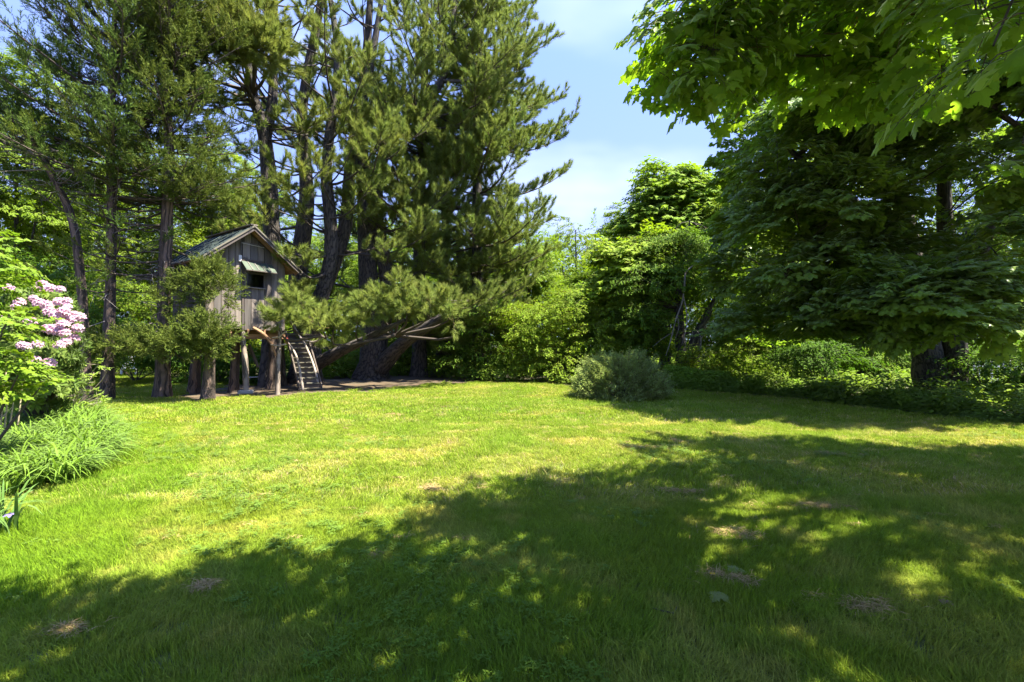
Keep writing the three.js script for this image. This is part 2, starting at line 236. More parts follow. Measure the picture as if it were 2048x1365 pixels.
// whorled conifer boughs: list of stems that carry them; R(y, azimuth) gives a bough's reach
function boughs(r, axis, y0, y1, step, per, R, o, twigs, tufts) {
  const yB = axis[0].y, yT = axis[axis.length - 1].y;
  for (let y = y0; y < y1; y += step * r.in(0.7, 1.3)) for (let k = 0; k < per; k++) {
    const az = o.az ? o.az(r) : r() * 6.28, L = R(y, az) * r.in(0.6, 1.08); if (L < 0.4) continue;
    const s = along(axis, (y - yB) / (yT - yB)), e = o.pitch ? o.pitch(y, r) : lerp(-0.02, 0.6, (y - y0) / (y1 - y0)) + r.n() * 0.2, wob = r.n() * 0.35;
    const at = (t) => V(s.x + Math.cos(az + wob * t) * L * t * Math.cos(e), s.y + L * t * Math.sin(e) - (o.sag ?? 0.1) * L * Math.sin(t * Math.PI) + (o.lift ?? 0.1) * L * t * t, s.z + Math.sin(az + wob * t) * L * t * Math.cos(e));
    const pts = [0, 0.25, 0.5, 0.75, 1].map(at), r0 = (o.thick ?? 0.013) * Math.pow(L, 0.9) + 0.008; twigs.tube(pts, [r0, r0 * 0.8, r0 * 0.6, r0 * 0.4, 0.006], 5, { n: 6, rough: 0.15 });
    let sg = 1;
    for (let t = (o.bare ?? 0.4) + r() * 0.08; t < 1; t += (o.gap ?? 0.33) / L) {
      sg = -sg; const b = at(t), d = at(Math.min(1, t + 0.05)).sub(at(t - 0.05)).normalize(), l = clamp((0.2 + 0.5 * (1 - t)) * L * 0.6, 0.3, o.side ?? 1.05) * r.in(0.6, 1.1), a = sg * r.in(0.7, 1.1), sd = d.clone().applyAxisAngle(UP, a).add(V(0, r.n() * 0.25 + 0.08, 0)).normalize();
      const e2 = b.clone().addScaledVector(sd, l).add(V(0, 0.06 * l, 0)); twigs.tube([b, e2], [0.011, 0.004], 3, { n: 1 });
      const n = Math.max(1, Math.round(l * (o.dense ?? 5.4))); for (let q = 0; q < n; q++) { const u = (q + 0.7) / n, p = b.clone().lerp(e2, u).add(V(r.n() * 0.15, r.n() * 0.1, r.n() * 0.15)); tufts.push([p, sd.clone().multiplyScalar(0.7).add(V(r.n() * 0.75, r.in(0, 0.9), r.n() * 0.75)), y]); }
    }
    for (let q = 0; q < 3; q++) tufts.push([at(1 - q * 0.03).add(V(r.n() * 0.1, r.n() * 0.1, r.n() * 0.1)), at(1).sub(at(0.9)).normalize().add(V(r.n() * 0.5, r.in(0, 0.6), r.n() * 0.5)), y]);
  }
}
function clump(r, c, rad, n, tufts, up = 0.5) { for (let k = 0; k < n; k++) { const u = V(r.n(), r.n(), r.n()).normalize(), q = Math.pow(r(), 0.4); tufts.push([V(c.x + u.x * rad[0] * q, c.y + u.y * rad[1] * q, c.z + u.z * rad[2] * q), u.clone().add(V(r.n() * 0.4, up + r.n() * 0.4, r.n() * 0.4)), c.y]); } }
function dress(r, name, tufts, geos, mat, parent, s0, s1, base = [1, 1, 1], vary = 0.18) { inst(name, geos, mat, tufts.map(([p, d]) => { const k = 1 + r.n() * vary, y = 1 + r.n() * 0.12; return [place(p, d, V(r.n(), r.n(), r.n() + 0.01), r.in(s0, s1)), base[0] * k * y, base[1] * k, base[2] * k]; }), parent); }
// broadleaf crown: pads of leafy sprays on and in ellipsoid lobes [centre, [rx, ry, rz], pads]; a twig from the nearest node to most pads
function leafCrown(r, lobes, nodes, o, twigs, list) {
  const size = o.size ?? 1, per = o.per ?? 16;
  for (const [c, R, n] of lobes) {
    const lt = 1 + r.n() * 0.16;
    for (let k = 0; k < n; k++) {
      const u = V(r.n(), r.n() * 0.9 + 0.12, r.n()).normalize(), q = k % 5 === 0 ? r.in(0.35, 0.75) : r.in(0.78, 1.06), c0 = V(c.x + u.x * R[0] * q, c.y + u.y * R[1] * q, c.z + u.z * R[2] * q); if (c0.y < (o.floor ?? 0.4)) continue;
      const out = V(u.x + r.n() * (o.loose ?? 0.3), u.y * 0.3 - (o.droop ?? 0.25) + r.n() * (o.loose ?? 0.3) * 0.6, u.z + r.n() * (o.loose ?? 0.3)).normalize(), nrm = V(u.x * 0.5 + r.n() * (o.loose ?? 0.3), 1, u.z * 0.5 + r.n() * (o.loose ?? 0.3)).normalize(), t1 = V(0, 0, 0).crossVectors(nrm, out).normalize(), t2 = V(0, 0, 0).crossVectors(t1, nrm), pr = (o.pad ?? 0.7) * r.in(0.7, 1.25), pt = lt * (1 + r.n() * 0.14);
      if (twigs && k % (o.twigEvery ?? 2) === 0 && nodes.length) { let nb = nodes[0], bd = 1e9; for (const nd of nodes) { const dd = nd.distanceToSquared(c0) * (0.6 + 0.8 * r()); if (dd < bd) { bd = dd; nb = nd; } } const mid = nb.clone().lerp(c0, 0.5).add(V(r.n() * 0.3, 0.25 + r.n() * 0.2, r.n() * 0.3)), rr = 0.012 + 0.006 * Math.sqrt(bd); twigs.tube([nb, mid, c0], [rr, rr * 0.6, 0.006], 4, { n: 5 }); }
      for (let j = 0; j < per; j++) {
        const a = r() * 6.28, rad = pr * Math.sqrt(r()), p = c0.clone().addScaledVector(t1, Math.cos(a) * rad).addScaledVector(t2, Math.sin(a) * rad * 0.9).addScaledVector(nrm, r.n() * 0.16 * size - rad * rad * 0.18 / pr);
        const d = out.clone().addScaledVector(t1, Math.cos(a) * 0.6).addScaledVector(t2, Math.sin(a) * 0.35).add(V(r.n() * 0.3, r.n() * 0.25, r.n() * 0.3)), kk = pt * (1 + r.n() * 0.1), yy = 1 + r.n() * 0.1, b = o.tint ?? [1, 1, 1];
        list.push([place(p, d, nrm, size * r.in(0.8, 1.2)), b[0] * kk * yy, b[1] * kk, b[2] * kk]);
      }
    }
  }
}
function broadTree(name, label, category, base, seed, o) {     // o: stems [[pts, radii]...], lobes, geos, mat, ...
  const t = thing(name, label, category, base, 0, o.group), r = rng(seed), twigs = new MB(), list = [], nodes = [];
  (o.stems ?? []).forEach(([pts, rad], i) => { stem(pts, rad, i ? (o.multi ? 'trunk' : 'limb') : 'trunk', o.bark ?? mapleBark, t, { seed: seed + i, flare: i && !o.multi ? 0 : (o.flare ?? 0.5), seg: o.seg ?? 12 }); for (let q = 0.45; q <= 1; q += 0.18) nodes.push(along(pts, q)); });
  leafCrown(r, o.lobes, nodes, o, twigs, list);
  if (twigs.p.length) twigs.build('branches', o.twig ?? twigMat, t, 'stuff');
  inst('crown', o.geos ?? S.broad, o.mat ?? M.broad, list, t);
  return t;
}
// a plain background tree at px with its base at depth d, crown from yb to yt (pixels) and half width w (pixels)
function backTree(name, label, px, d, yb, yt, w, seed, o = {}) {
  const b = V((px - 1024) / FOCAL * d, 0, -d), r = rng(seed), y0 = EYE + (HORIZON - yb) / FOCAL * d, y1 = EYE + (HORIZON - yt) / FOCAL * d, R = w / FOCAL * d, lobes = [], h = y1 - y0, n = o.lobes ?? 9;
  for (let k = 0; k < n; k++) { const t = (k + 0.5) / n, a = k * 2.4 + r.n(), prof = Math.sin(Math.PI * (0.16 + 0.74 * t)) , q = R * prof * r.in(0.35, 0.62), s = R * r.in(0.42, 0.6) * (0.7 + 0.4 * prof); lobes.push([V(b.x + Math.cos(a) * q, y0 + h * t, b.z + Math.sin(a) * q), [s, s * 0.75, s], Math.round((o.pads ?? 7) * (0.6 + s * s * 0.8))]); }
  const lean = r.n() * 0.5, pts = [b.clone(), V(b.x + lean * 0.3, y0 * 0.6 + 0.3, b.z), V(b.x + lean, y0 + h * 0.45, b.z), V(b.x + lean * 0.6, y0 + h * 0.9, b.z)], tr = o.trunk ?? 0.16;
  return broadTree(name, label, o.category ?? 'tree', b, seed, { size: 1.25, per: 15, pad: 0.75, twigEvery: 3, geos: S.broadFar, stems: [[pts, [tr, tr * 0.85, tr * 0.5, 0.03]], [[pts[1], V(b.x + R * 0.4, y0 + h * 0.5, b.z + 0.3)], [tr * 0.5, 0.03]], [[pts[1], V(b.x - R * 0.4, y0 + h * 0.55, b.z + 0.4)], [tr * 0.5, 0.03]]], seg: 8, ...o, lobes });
}

// ------------------------------------------------------------------ the white pines
function pine(label, base, stems, seed, fn, tintc = [1, 1, 1], s0 = 1.1, s1 = 1.8) {
  const t = thing('white_pine', label, 'pine tree', base, 0), r = rng(seed), twigs = new MB(), tufts = [];
  stems.forEach(([pts, rad, name], i) => stem(pts, rad, name ?? 'trunk', pineBark, t, { seed: seed + i, flare: i ? 0 : 0.3, seg: 16 }));
  fn(r, twigs, tufts, stems.map((s) => s[0]));
  twigs.build('branches', twigMat, t, 'stuff');
  dress(r, 'crown', tufts, S.pine, M.needle, t, s0, s1, tintc); return t;
}
{
  const A = [G0(610, 19.5), P(614, 690, 19.5), P(596, 560, 19.5), P(612, 400, 19.5), P(604, 210, 19.5), P(640, 0, 19.5), P(650, -130, 19.5)];
  const A2 = [P(612, 690, 19.4), P(640, 600, 19.1), P(662, 500, 18.9), P(652, 330, 18.9), P(674, 120, 18.9), P(650, -60, 18.9)];
  const A3 = [P(612, 660, 19.6), P(655, 560, 19.9), P(690, 450, 20), P(702, 300, 20.2), P(740, 130, 20.3), P(770, -60, 20.3)];
  const AL = [P(622, 735, 19.4), P(645, 722, 19.1), P(680, 703, 18.6), P(720, 685, 17.8), P(765, 662, 17.0), P(810, 640, 16.5)];
  pine('massive multi-stemmed white pine rising directly behind the treehouse stairs', G0(610, 19.5), [[A, [0.6, 0.52, 0.36, 0.29, 0.2, 0.14, 0.06]], [A2, [0.34, 0.3, 0.26, 0.21, 0.15, 0.07]], [A3, [0.36, 0.3, 0.27, 0.22, 0.16, 0.08]], [AL, [0.3, 0.26, 0.21, 0.17, 0.12, 0.05], 'limb']], 1001, (r, tw, tf, s) => {
    const R = (y) => lerp(3.2, 4.4, smooth(y, 3, 9)) * (1 - 0.35 * smooth(y, 12, 18));
    boughs(r, s[0], 6.5, 16.5, 1.0, 3, (y) => R(y) * 0.95, { bare: 0.62, gap: 0.4, dense: 4.5 }, tw, tf);
    boughs(r, s[1], 6.2, 16, 1.2, 2, (y) => R(y), { bare: 0.66, az: (q) => q.in(0.2, 3.2), gap: 0.4 }, tw, tf);
    boughs(r, s[2], 7, 16.5, 1.1, 2, (y) => R(y) * 1.05, { bare: 0.62, gap: 0.4 }, tw, tf);
    boughs(r, s[0], 3.2, 5.8, 0.7, 3, () => 2.6, { bare: 0.5, az: (q) => q.in(-0.4, 2.4), pitch: () => -0.15 }, tw, tf);
    for (const [x, y, d, a, b, n] of [[575, 632, 14.9, 0.4, 0.28, 42], [598, 602, 15.2, 0.3, 0.28, 34], [632, 640, 15.6, 0.38, 0.18, 36], [668, 655, 15.9, 0.3, 0.12, 20], [715, 645, 16.3, 0.45, 0.18, 36], [745, 615, 16.4, 0.5, 0.3, 58], [765, 598, 16.5, 0.35, 0.35, 40], [800, 575, 16.6, 0.25, 0.42, 40], [812, 612, 16.4, 0.5, 0.34, 62], [858, 600, 16.5, 0.5, 0.34, 60], [895, 608, 16.7, 0.35, 0.4, 40], [906, 640, 16.9, 0.22, 0.3, 20], [552, 645, 14.7, 0.22, 0.2, 18]]) {
      const c = P(x, y, d); tw.tube([P(x < 660 ? 640 : 790, 672, d + 1.2), P(x + (x < 660 ? 20 : 0), y + 35, d + 0.5), c], [0.06, 0.035, 0.01], 5, { n: 6, rough: 0.2 }); clump(r, c, [a * 1.05, b, 0.5], Math.round(n * 0.66), tf, 0.6);
    }
  }, [1.15, 1.12, 1.0]);

  const B = [G0(742, 21.2), P(748, 690, 21.2), P(736, 560, 21.2), P(730, 430, 21.2), P(722, 250, 21.2), P(735, 60, 21.2), P(745, -120, 21.2)];
  const B2 = [P(752, 700, 21), P(775, 590, 21.2), P(752, 420, 21.3), P(762, 320, 21.3), P(815, 235, 21.5), P(880, 165, 21.6), P(905, 40, 21.7), P(915, -90, 21.8)];
  const BL = [P(762, 735, 20.9), P(795, 697, 20.4), P(835, 666, 19.8), P(890, 630, 19.3), P(930, 600, 19)];
  pine('thick dark white pine with a sunlit low limb right of the stairs', G0(742, 21.2), [[B, [0.66, 0.6, 0.42, 0.34, 0.25, 0.16, 0.08]], [B2, [0.4, 0.34, 0.3, 0.27, 0.23, 0.18, 0.12, 0.06]], [BL, [0.4, 0.32, 0.24, 0.15, 0.06], 'limb']], 1010, (r, tw, tf, s) => {
    boughs(r, s[0], 6, 17, 1.0, 2, (y) => 4.6 * (1 - 0.3 * smooth(y, 12, 18)), { bare: 0.62, gap: 0.42, pitch: (y, q) => q.in(-0.1, 0.4) }, tw, tf);
    boughs(r, s[1], 5, 17, 0.85, 3, (y) => lerp(3.6, 4.8, smooth(y, 5, 10)) * (1 - 0.3 * smooth(y, 13, 18)), { bare: 0.5, az: (q) => q.in(-1.6, 1.7), gap: 0.26, pitch: (y, q) => q.in(-0.15, 0.25) }, tw, tf);
    boughs(r, s[2], 2.6, 3.9, 0.35, 2, () => 1.9, { bare: 0.3, pitch: () => 0.1 }, tw, tf);
  }, [1.05, 1.05, 1]);

  const C = [G0(545, 18.4), P(546, 640, 18.4), P(543, 480, 18.2), P(537, 370, 18), P(526, 262, 17.9), P(505, 190, 17.7), P(490, 60, 17.5), P(485, -90, 17.4)];
  const C2 = [P(529, 280, 17.9), P(543, 200, 18), P(545, 90, 18.1), P(552, -80, 18.2)];
  pine('tall forked white pine standing just behind the treehouse roof', G0(545, 18.4), [[C, [0.42, 0.37, 0.3, 0.27, 0.24, 0.17, 0.12, 0.06]], [C2, [0.2, 0.17, 0.13, 0.06]]], 1020, (r, tw, tf, s) => {
    boughs(r, s[0], 6.2, 12, 0.9, 3, () => 3.9, { bare: 0.66, gap: 0.36, dense: 5, pitch: (y, q) => q.in(-0.1, 0.15) }, tw, tf);
    boughs(r, s[0], 11, 16, 0.8, 3, () => 3.6, { bare: 0.5 }, tw, tf);
    boughs(r, s[1], 10, 16, 0.8, 3, () => 3.0, { bare: 0.5 }, tw, tf);
    for (const [x, y, d, a, b, n] of [[340, 75, 15.6, 0.75, 0.45, 100], [395, 70, 15.5, 0.5, 0.3, 50], [450, 55, 15.4, 0.9, 0.6, 130], [500, 90, 15.2, 1, 0.7, 170], [545, 105, 15.4, 0.6, 0.6, 80], [515, 30, 15.4, 0.8, 0.5, 100], [255, 95, 15.6, 0.8, 0.35, 60]]) {
      const c = P(x, y, d); tw.tube([along(s[0], 0.72), P((x + 510) / 2, y + 50, d + 1), c], [0.08, 0.045, 0.012], 5, { n: 6, rough: 0.2 }); clump(r, c, [a, b, 0.7], n, tf, 0.6);
    }
  }, [1.2, 1.12, 0.95]);

  const D = [G0(838, 23), P(838, 600, 23), P(838, 430, 23), P(846, 250, 23), P(850, 60, 23), P(852, -120, 23)];
  pine('straight slender white pine with a bare pale trunk in the middle', G0(838, 23), [[D, [0.36, 0.3, 0.26, 0.22, 0.14, 0.06]]], 1030, (r, tw, tf, s) => {
    boughs(r, s[0], 6, 18, 0.9, 4, (y) => 5.4 * (1 - 0.35 * smooth(y, 12, 19)), { bare: 0.42, gap: 0.28, az: (q) => q.in(-1.4, 2.6), pitch: (y, q) => q.in(-0.15, 0.28) }, tw, tf);
    boughs(r, s[0], 2.6, 6, 0.8, 3, () => 3.4, { bare: 0.45, pitch: () => -0.12, az: (q) => q.in(-0.6, 2.2) }, tw, tf);
  }, [1.02, 1.04, 0.95]);
  const F = [G0(958, 23.4), P(955, 600, 23.4), P(955, 300, 23.4), P(962, 60, 23.4), P(965, -140, 23.4)];
  pine('bushy white pine whose boughs reach out into the open sky', G0(958, 23.4), [[F, [0.34, 0.28, 0.22, 0.14, 0.05]]], 1040, (r, tw, tf, s) => {
    const R = (y, az) => (y > 9 ? lerp(5.2, 3.0, smooth(y, 10.5, 17)) : lerp(3.6, 5.2, smooth(y, 4.5, 9.5)));
    boughs(r, s[0], 3.4, 19, 0.55, 5, R, { bare: 0.2, gap: 0.25, dense: 5, lift: 0.08, pitch: (y, q) => q.in(-0.15, 0.28) }, tw, tf);
    boughs(r, s[0], 1.8, 3.6, 0.6, 3, () => 2.6, { bare: 0.3, pitch: () => -0.05, az: (q) => q.in(0, 3.1) }, tw, tf);
  }, [1.08, 1.1, 0.95]);
  const E = [G0(884, 25.5), P(886, 650, 25.5), P(890, 480, 25.5), P(895, 200, 25.5)];
  pine('thin dark pine trunk half hidden behind the pale slender pine', G0(884, 25.5), [[E, [0.36, 0.3, 0.24, 0.08]]], 1050, (r, tw, tf, s) => { boughs(r, s[0], 2.2, 12, 0.9, 4, () => 2.8, { bare: 0.35, gap: 0.45 }, tw, tf); }, [0.95, 1, 0.95]);
}

// ------------------------------------------------------------------ cedars round the treehouse
function cedar(label, base, stems, seed, fn, tintc = [1, 1, 1], s0 = 0.9, s1 = 1.5, mat = M.cedar) {
  const t = thing('cedar_tree', label, 'cedar tree', base, 0), r = rng(seed), twigs = new MB(), dead = new MB(), tufts = [];
  stems.forEach(([pts, rad], i) => stem(pts, rad, 'trunk', cedarBark, t, { seed: seed + i, flare: i ? 0 : 0.25, seg: 14, rough: 0.16 }));
  fn(r, twigs, tufts, stems.map((s) => s[0]), dead);
  twigs.build('branches', twigMat, t, 'stuff'); if (dead.p.length) dead.build('dead_twigs', deadWood, t, 'stuff');
  dress(r, 'crown', tufts, S.cedar, mat, t, s0, s1, tintc, 0.22); return t;
}
function deadTwigs(r, axis, y0, y1, n, L, mb) { const yB = axis[0].y, yT = axis[axis.length - 1].y; for (let k = 0; k < n; k++) { const y = r.in(y0, y1), s = along(axis, (y - yB) / (yT - yB)), a = r() * 6.28, l = L * r.in(0.4, 1), e = s.clone().add(V(Math.cos(a) * l, r.in(-0.4, 0.3) * l, Math.sin(a) * l)), m = s.clone().lerp(e, 0.5).add(V(r.n() * 0.12, r.in(0, 0.15), r.n() * 0.12)); mb.tube([s, m, e], [0.018, 0.011, 0.003], 4, { n: 5 }); for (let q = 0; q < 3; q++) { const b = along([s, m, e], r.in(0.4, 0.95)); mb.tube([b, b.clone().add(V(r.n() * 0.35 * L, r.in(-0.3, 0.1) * L, r.n() * 0.35 * L))], [0.007, 0.002], 3, { n: 1 }); } } }
{
  const C1 = [G0(325, 14.2), P(326, 680, 14.2), P(328, 560, 14.2), P(333, 430, 14.2), P(335, 260, 14.2), P(322, 80, 14.2), P(318, -90, 14.2)];
  cedar('dark shaggy cedar with reddish trunk against the left end of the treehouse', G0(325, 14.2), [[C1, [0.22, 0.19, 0.17, 0.15, 0.12, 0.08, 0.03]]], 1100, (r, tw, tf, s, dd) => {
    boughs(r, s[0], 7.0, 13.4, 0.36, 7, (y) => 2.5 * (1 - 0.3 * smooth(y, 11, 14)), { bare: 0.18, gap: 0.2, dense: 6, thick: 0.012, side: 0.9, sag: 0.05 }, tw, tf);
    boughs(r, s[0], 4.6, 7.2, 0.55, 4, () => 2.3, { bare: 0.35, gap: 0.3, dense: 4.5, side: 0.8, az: (q) => q.in(2.2, 5.0), pitch: (y, q) => q.in(-0.25, 0.1) }, tw, tf);
    deadTwigs(r, s[0], 2.2, 6, 46, 1.2, dd);
    for (const [x, y, d, a, b, n] of [[412, 558, 13.6, 0.6, 0.3, 95], [385, 572, 13.6, 0.45, 0.3, 60], [437, 585, 13.5, 0.42, 0.3, 60], [430, 540, 13.7, 0.4, 0.18, 40], [417, 655, 13.0, 0.45, 0.26, 80], [437, 680, 13.1, 0.25, 0.25, 40], [382, 682, 12.9, 0.5, 0.3, 90], [412, 705, 13.1, 0.4, 0.2, 50], [352, 692, 13.0, 0.5, 0.26, 85], [302, 690, 13.1, 0.5, 0.22, 75], [257, 688, 13.2, 0.5, 0.24, 75], [212, 690, 13.4, 0.45, 0.26, 65], [187, 682, 13.5, 0.25, 0.2, 25], [362, 655, 13.5, 0.5, 0.2, 30], [342, 600, 13.7, 0.4, 0.5, 40]]) {
      const c = P(x, y, d); tw.tube([P(326, y < 620 ? 560 : 680, 14.2), P((x + 326) / 2, y + 14, d + 0.25), c], [0.045, 0.03, 0.008], 5, { n: 6, rough: 0.2 }); clump(r, c, [a, b, 0.4], n, tf, 0.6);
    }
  }, [0.88, 0.9, 0.8]);
  const C2 = [G0(214, 13.6), P(217, 680, 13.6), P(221, 540, 13.6), P(222, 400, 13.6), P(217, 260, 13.6), P(224, 90, 13.6), P(228, -80, 13.6)];
  cedar('slim tall dark cedar with straight grey trunk left of the shaggy cedar', G0(214, 13.6), [[C2, [0.17, 0.14, 0.125, 0.115, 0.095, 0.07, 0.03]]], 1110, (r, tw, tf, s, dd) => {
    boughs(r, s[0], 6.4, 12.8, 0.38, 7, (y) => 2.9 * (1 - 0.3 * smooth(y, 10, 13)), { bare: 0.2, gap: 0.21, dense: 5.8, side: 0.9, sag: 0.02, lift: 0.16 }, tw, tf);
    boughs(r, s[0], 3.6, 6.4, 0.75, 3, () => 1.7, { bare: 0.45, gap: 0.32, dense: 4, side: 0.6 }, tw, tf);
    deadTwigs(r, s[0], 2, 7, 40, 1.3, dd);
  }, [0.66, 0.82, 0.8]);
  const L = [G0(174, 13.1), P(168, 680, 13.1), P(158, 540, 13), P(140, 430, 12.9), P(102, 350, 12.7), P(58, 275, 12.5), P(-20, 180, 12.3)];
  cedar('leaning bare-trunked cedar curving away to the left behind the rhododendron', G0(174, 13.1), [[L, [0.13, 0.11, 0.1, 0.095, 0.085, 0.07, 0.04]]], 1120, (r, tw, tf, s, dd) => {
    boughs(r, s[0], 5.2, 8.6, 0.5, 3, () => 1.5, { bare: 0.4, gap: 0.3, dense: 4, side: 0.7, pitch: (y, q) => q.in(-0.3, 0.3) }, tw, tf);
    deadTwigs(r, s[0], 4.6, 7, 40, 1.1, dd);
  }, [1.1, 1.1, 0.9]);
}

// ------------------------------------------------------------------ the maples on the right
{
  const b = G0(1880, 14), st = [
    [[b.clone(), P(1862, 760, 14), P(1852, 690, 14), P(1835, 560, 14), P(1800, 380, 14), P(1770, 200, 13.6), P(1750, 40, 13.4)], [0.52, 0.42, 0.34, 0.27, 0.2, 0.12, 0.05]],
    [[P(1900, 800, 13.9), P(1905, 750, 13.9), P(1908, 680, 13.8), P(1900, 560, 13.6), P(1890, 400, 13.2), P(1900, 220, 13), P(1910, 40, 12.8)], [0.4, 0.36, 0.3, 0.24, 0.17, 0.11, 0.04]],
    [[P(1850, 690, 14), P(1790, 560, 13.8), P(1700, 430, 13.6), P(1610, 330, 13.4), P(1550, 260, 13.2)], [0.22, 0.18, 0.13, 0.09, 0.04]],
    [[P(1845, 640, 14), P(1760, 600, 13.4), P(1660, 570, 13.2), P(1560, 560, 13.4)], [0.16, 0.12, 0.08, 0.03]],
    [[P(1905, 640, 13.8), P(1960, 520, 13), P(2010, 380, 12.5)], [0.2, 0.14, 0.05]],
    [[P(1870, 560, 14), P(1740, 440, 15), P(1640, 300, 15.5), P(1560, 200, 16)], [0.17, 0.13, 0.09, 0.04]]];
  const lobe = (x, y, d, rx, ry, n) => [P(x, y, d), [rx, (ry ?? rx * 0.6) * (d < 17 ? 1.15 : 1), rx], d < 17 ? Math.round(n * (y < 100 ? 0.35 : 1.05)) : n];
  broadTree('maple_tree', 'huge dark green maple with twin trunk filling the right side', 'maple tree', b, 1200, { multi: true, stems: st, geos: S.mapleMid, mat: M.mapleGloss, size: 1.0, per: 11, pad: 0.52, droop: 0.02, loose: 0.6, tint: [1.2, 1.12, 1], twigEvery: 3, lobes: [
    lobe(1530, 235, 16.2, 0.95, 0.8, 22), lobe(1590, 150, 13.2, 1.2, 0.9, 26), lobe(1500, 330, 16.2, 0.85, 0.6, 18), lobe(1600, 310, 12.6, 1.3, 0.7, 28), lobe(1700, 210, 12, 1.4, 0.8, 30), lobe(1820, 130, 12, 1.6, 0.9, 24), lobe(1950, 150, 11.5, 1.6, 0.9, 22),
    lobe(1490, 430, 16.2, 0.8, 0.55, 18), lobe(1560, 430, 12.9, 1.3, 0.6, 28), lobe(1680, 400, 12, 1.4, 0.55, 28), lobe(1780, 330, 12.5, 1.3, 0.6, 20), lobe(1990, 330, 11, 1.4, 0.55, 19),
    lobe(1500, 540, 16.2, 1.2, 0.6, 26), lobe(1610, 520, 12.6, 1.3, 0.5, 28), lobe(1720, 500, 12.2, 1.3, 0.5, 22), lobe(2010, 470, 10.8, 1.2, 0.55, 17), lobe(1560, 630, 13.6, 1.4, 0.55, 30), lobe(1680, 610, 12.2, 1.2, 0.45, 26), lobe(1720, 660, 12.3, 1.0, 0.35, 20),
    lobe(1800, 590, 10.9, 1.0, 0.4, 24), lobe(1880, 560, 10.6, 0.9, 0.3, 22), lobe(1840, 632, 10.8, 1.1, 0.3, 24), lobe(1940, 620, 10.5, 0.7, 0.35, 12), lobe(2020, 610, 10.2, 0.9, 0.45, 12), lobe(1500, 660, 16.2, 1.0, 0.4, 16),
    lobe(1640, 60, 13, 1.5, 1.0, 26), lobe(1760, 0, 13, 1.8, 1.1, 24), lobe(1900, -40, 13.5, 2.2, 1.3, 24)] });

  const v = G0(1365, 19.5);
  broadTree('vine_covered_tree', 'shaggy vine-draped tree with hanging bare stems behind the round bush', 'tree', v, 1210, { multi: true, flare: 0.3, geos: S.broad, mat: M.broad, tint: [0.75, 0.85, 0.8], size: 1.15, per: 16, pad: 0.65, stems: [
    [[v.clone(), P(1362, 700, 19.5), P(1358, 600, 19.5), P(1372, 520, 19.4), P(1380, 440, 19.2)], [0.26, 0.22, 0.17, 0.1, 0.03]], [[G0(1385, 19.8), P(1390, 690, 19.8), P(1420, 620, 19.7), P(1455, 560, 19.6)], [0.3, 0.24, 0.14, 0.04]], [[P(1370, 740, 19.3), P(1385, 680, 19), P(1410, 640, 18.8), P(1435, 590, 18.6)], [0.13, 0.1, 0.08, 0.03]]], lobes: [
    lobe(1310, 560, 19, 1.0, 0.7, 22), lobe(1370, 560, 18.8, 1.0, 0.8, 20), lobe(1290, 640, 19.2, 0.8, 0.6, 20), lobe(1400, 500, 19.2, 1, 0.7, 20), lobe(1445, 580, 19, 0.8, 0.7, 18), lobe(1300, 690, 19.8, 0.6, 0.5, 12), lobe(1350, 490, 19.4, 0.9, 0.5, 18)] });
  const dead = thing('dead_branch', 'bleached bare branch hanging in front of the vine-draped tree', 'branch', P(1370, 545, 18)), mb = new MB(), r = rng(77);
  for (const [pts, w] of [[[1371, 545, 1366, 600, 1352, 640, 1342, 680, 1332, 712], 0.035], [[1368, 595, 1374, 630, 1372, 660, 1364, 690], 0.025], [[1371, 545, 1392, 525, 1405, 505], 0.03], [[1355, 632, 1358, 655, 1350, 680], 0.018], [[1346, 665, 1325, 678, 1305, 695], 0.014], [[1402, 700, 1400, 670, 1385, 655], 0.02]]) { const l = []; for (let i = 0; i < pts.length; i += 2) l.push(P(pts[i], pts[i + 1], 18 + r.n() * 0.1)); mb.tube(l, [w, w * 0.7, w * 0.25], 6, { rough: 0.2 }); }
  mb.build('limb', deadWood, dead);

  const m6 = G0(1330, 26);
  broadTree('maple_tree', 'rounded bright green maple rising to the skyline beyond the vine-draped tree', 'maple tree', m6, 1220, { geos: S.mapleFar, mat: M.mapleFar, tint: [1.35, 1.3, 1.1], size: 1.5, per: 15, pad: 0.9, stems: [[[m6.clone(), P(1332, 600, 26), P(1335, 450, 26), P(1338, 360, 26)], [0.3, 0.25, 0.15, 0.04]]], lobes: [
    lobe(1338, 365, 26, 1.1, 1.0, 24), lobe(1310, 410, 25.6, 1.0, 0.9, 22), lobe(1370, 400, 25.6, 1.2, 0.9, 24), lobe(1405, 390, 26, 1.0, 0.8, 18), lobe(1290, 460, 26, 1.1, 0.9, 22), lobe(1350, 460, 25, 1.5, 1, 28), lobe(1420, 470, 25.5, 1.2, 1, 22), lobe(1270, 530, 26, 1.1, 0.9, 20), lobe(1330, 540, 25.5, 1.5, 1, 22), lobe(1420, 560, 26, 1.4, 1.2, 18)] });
  const m4 = G0(1290, 21.5);
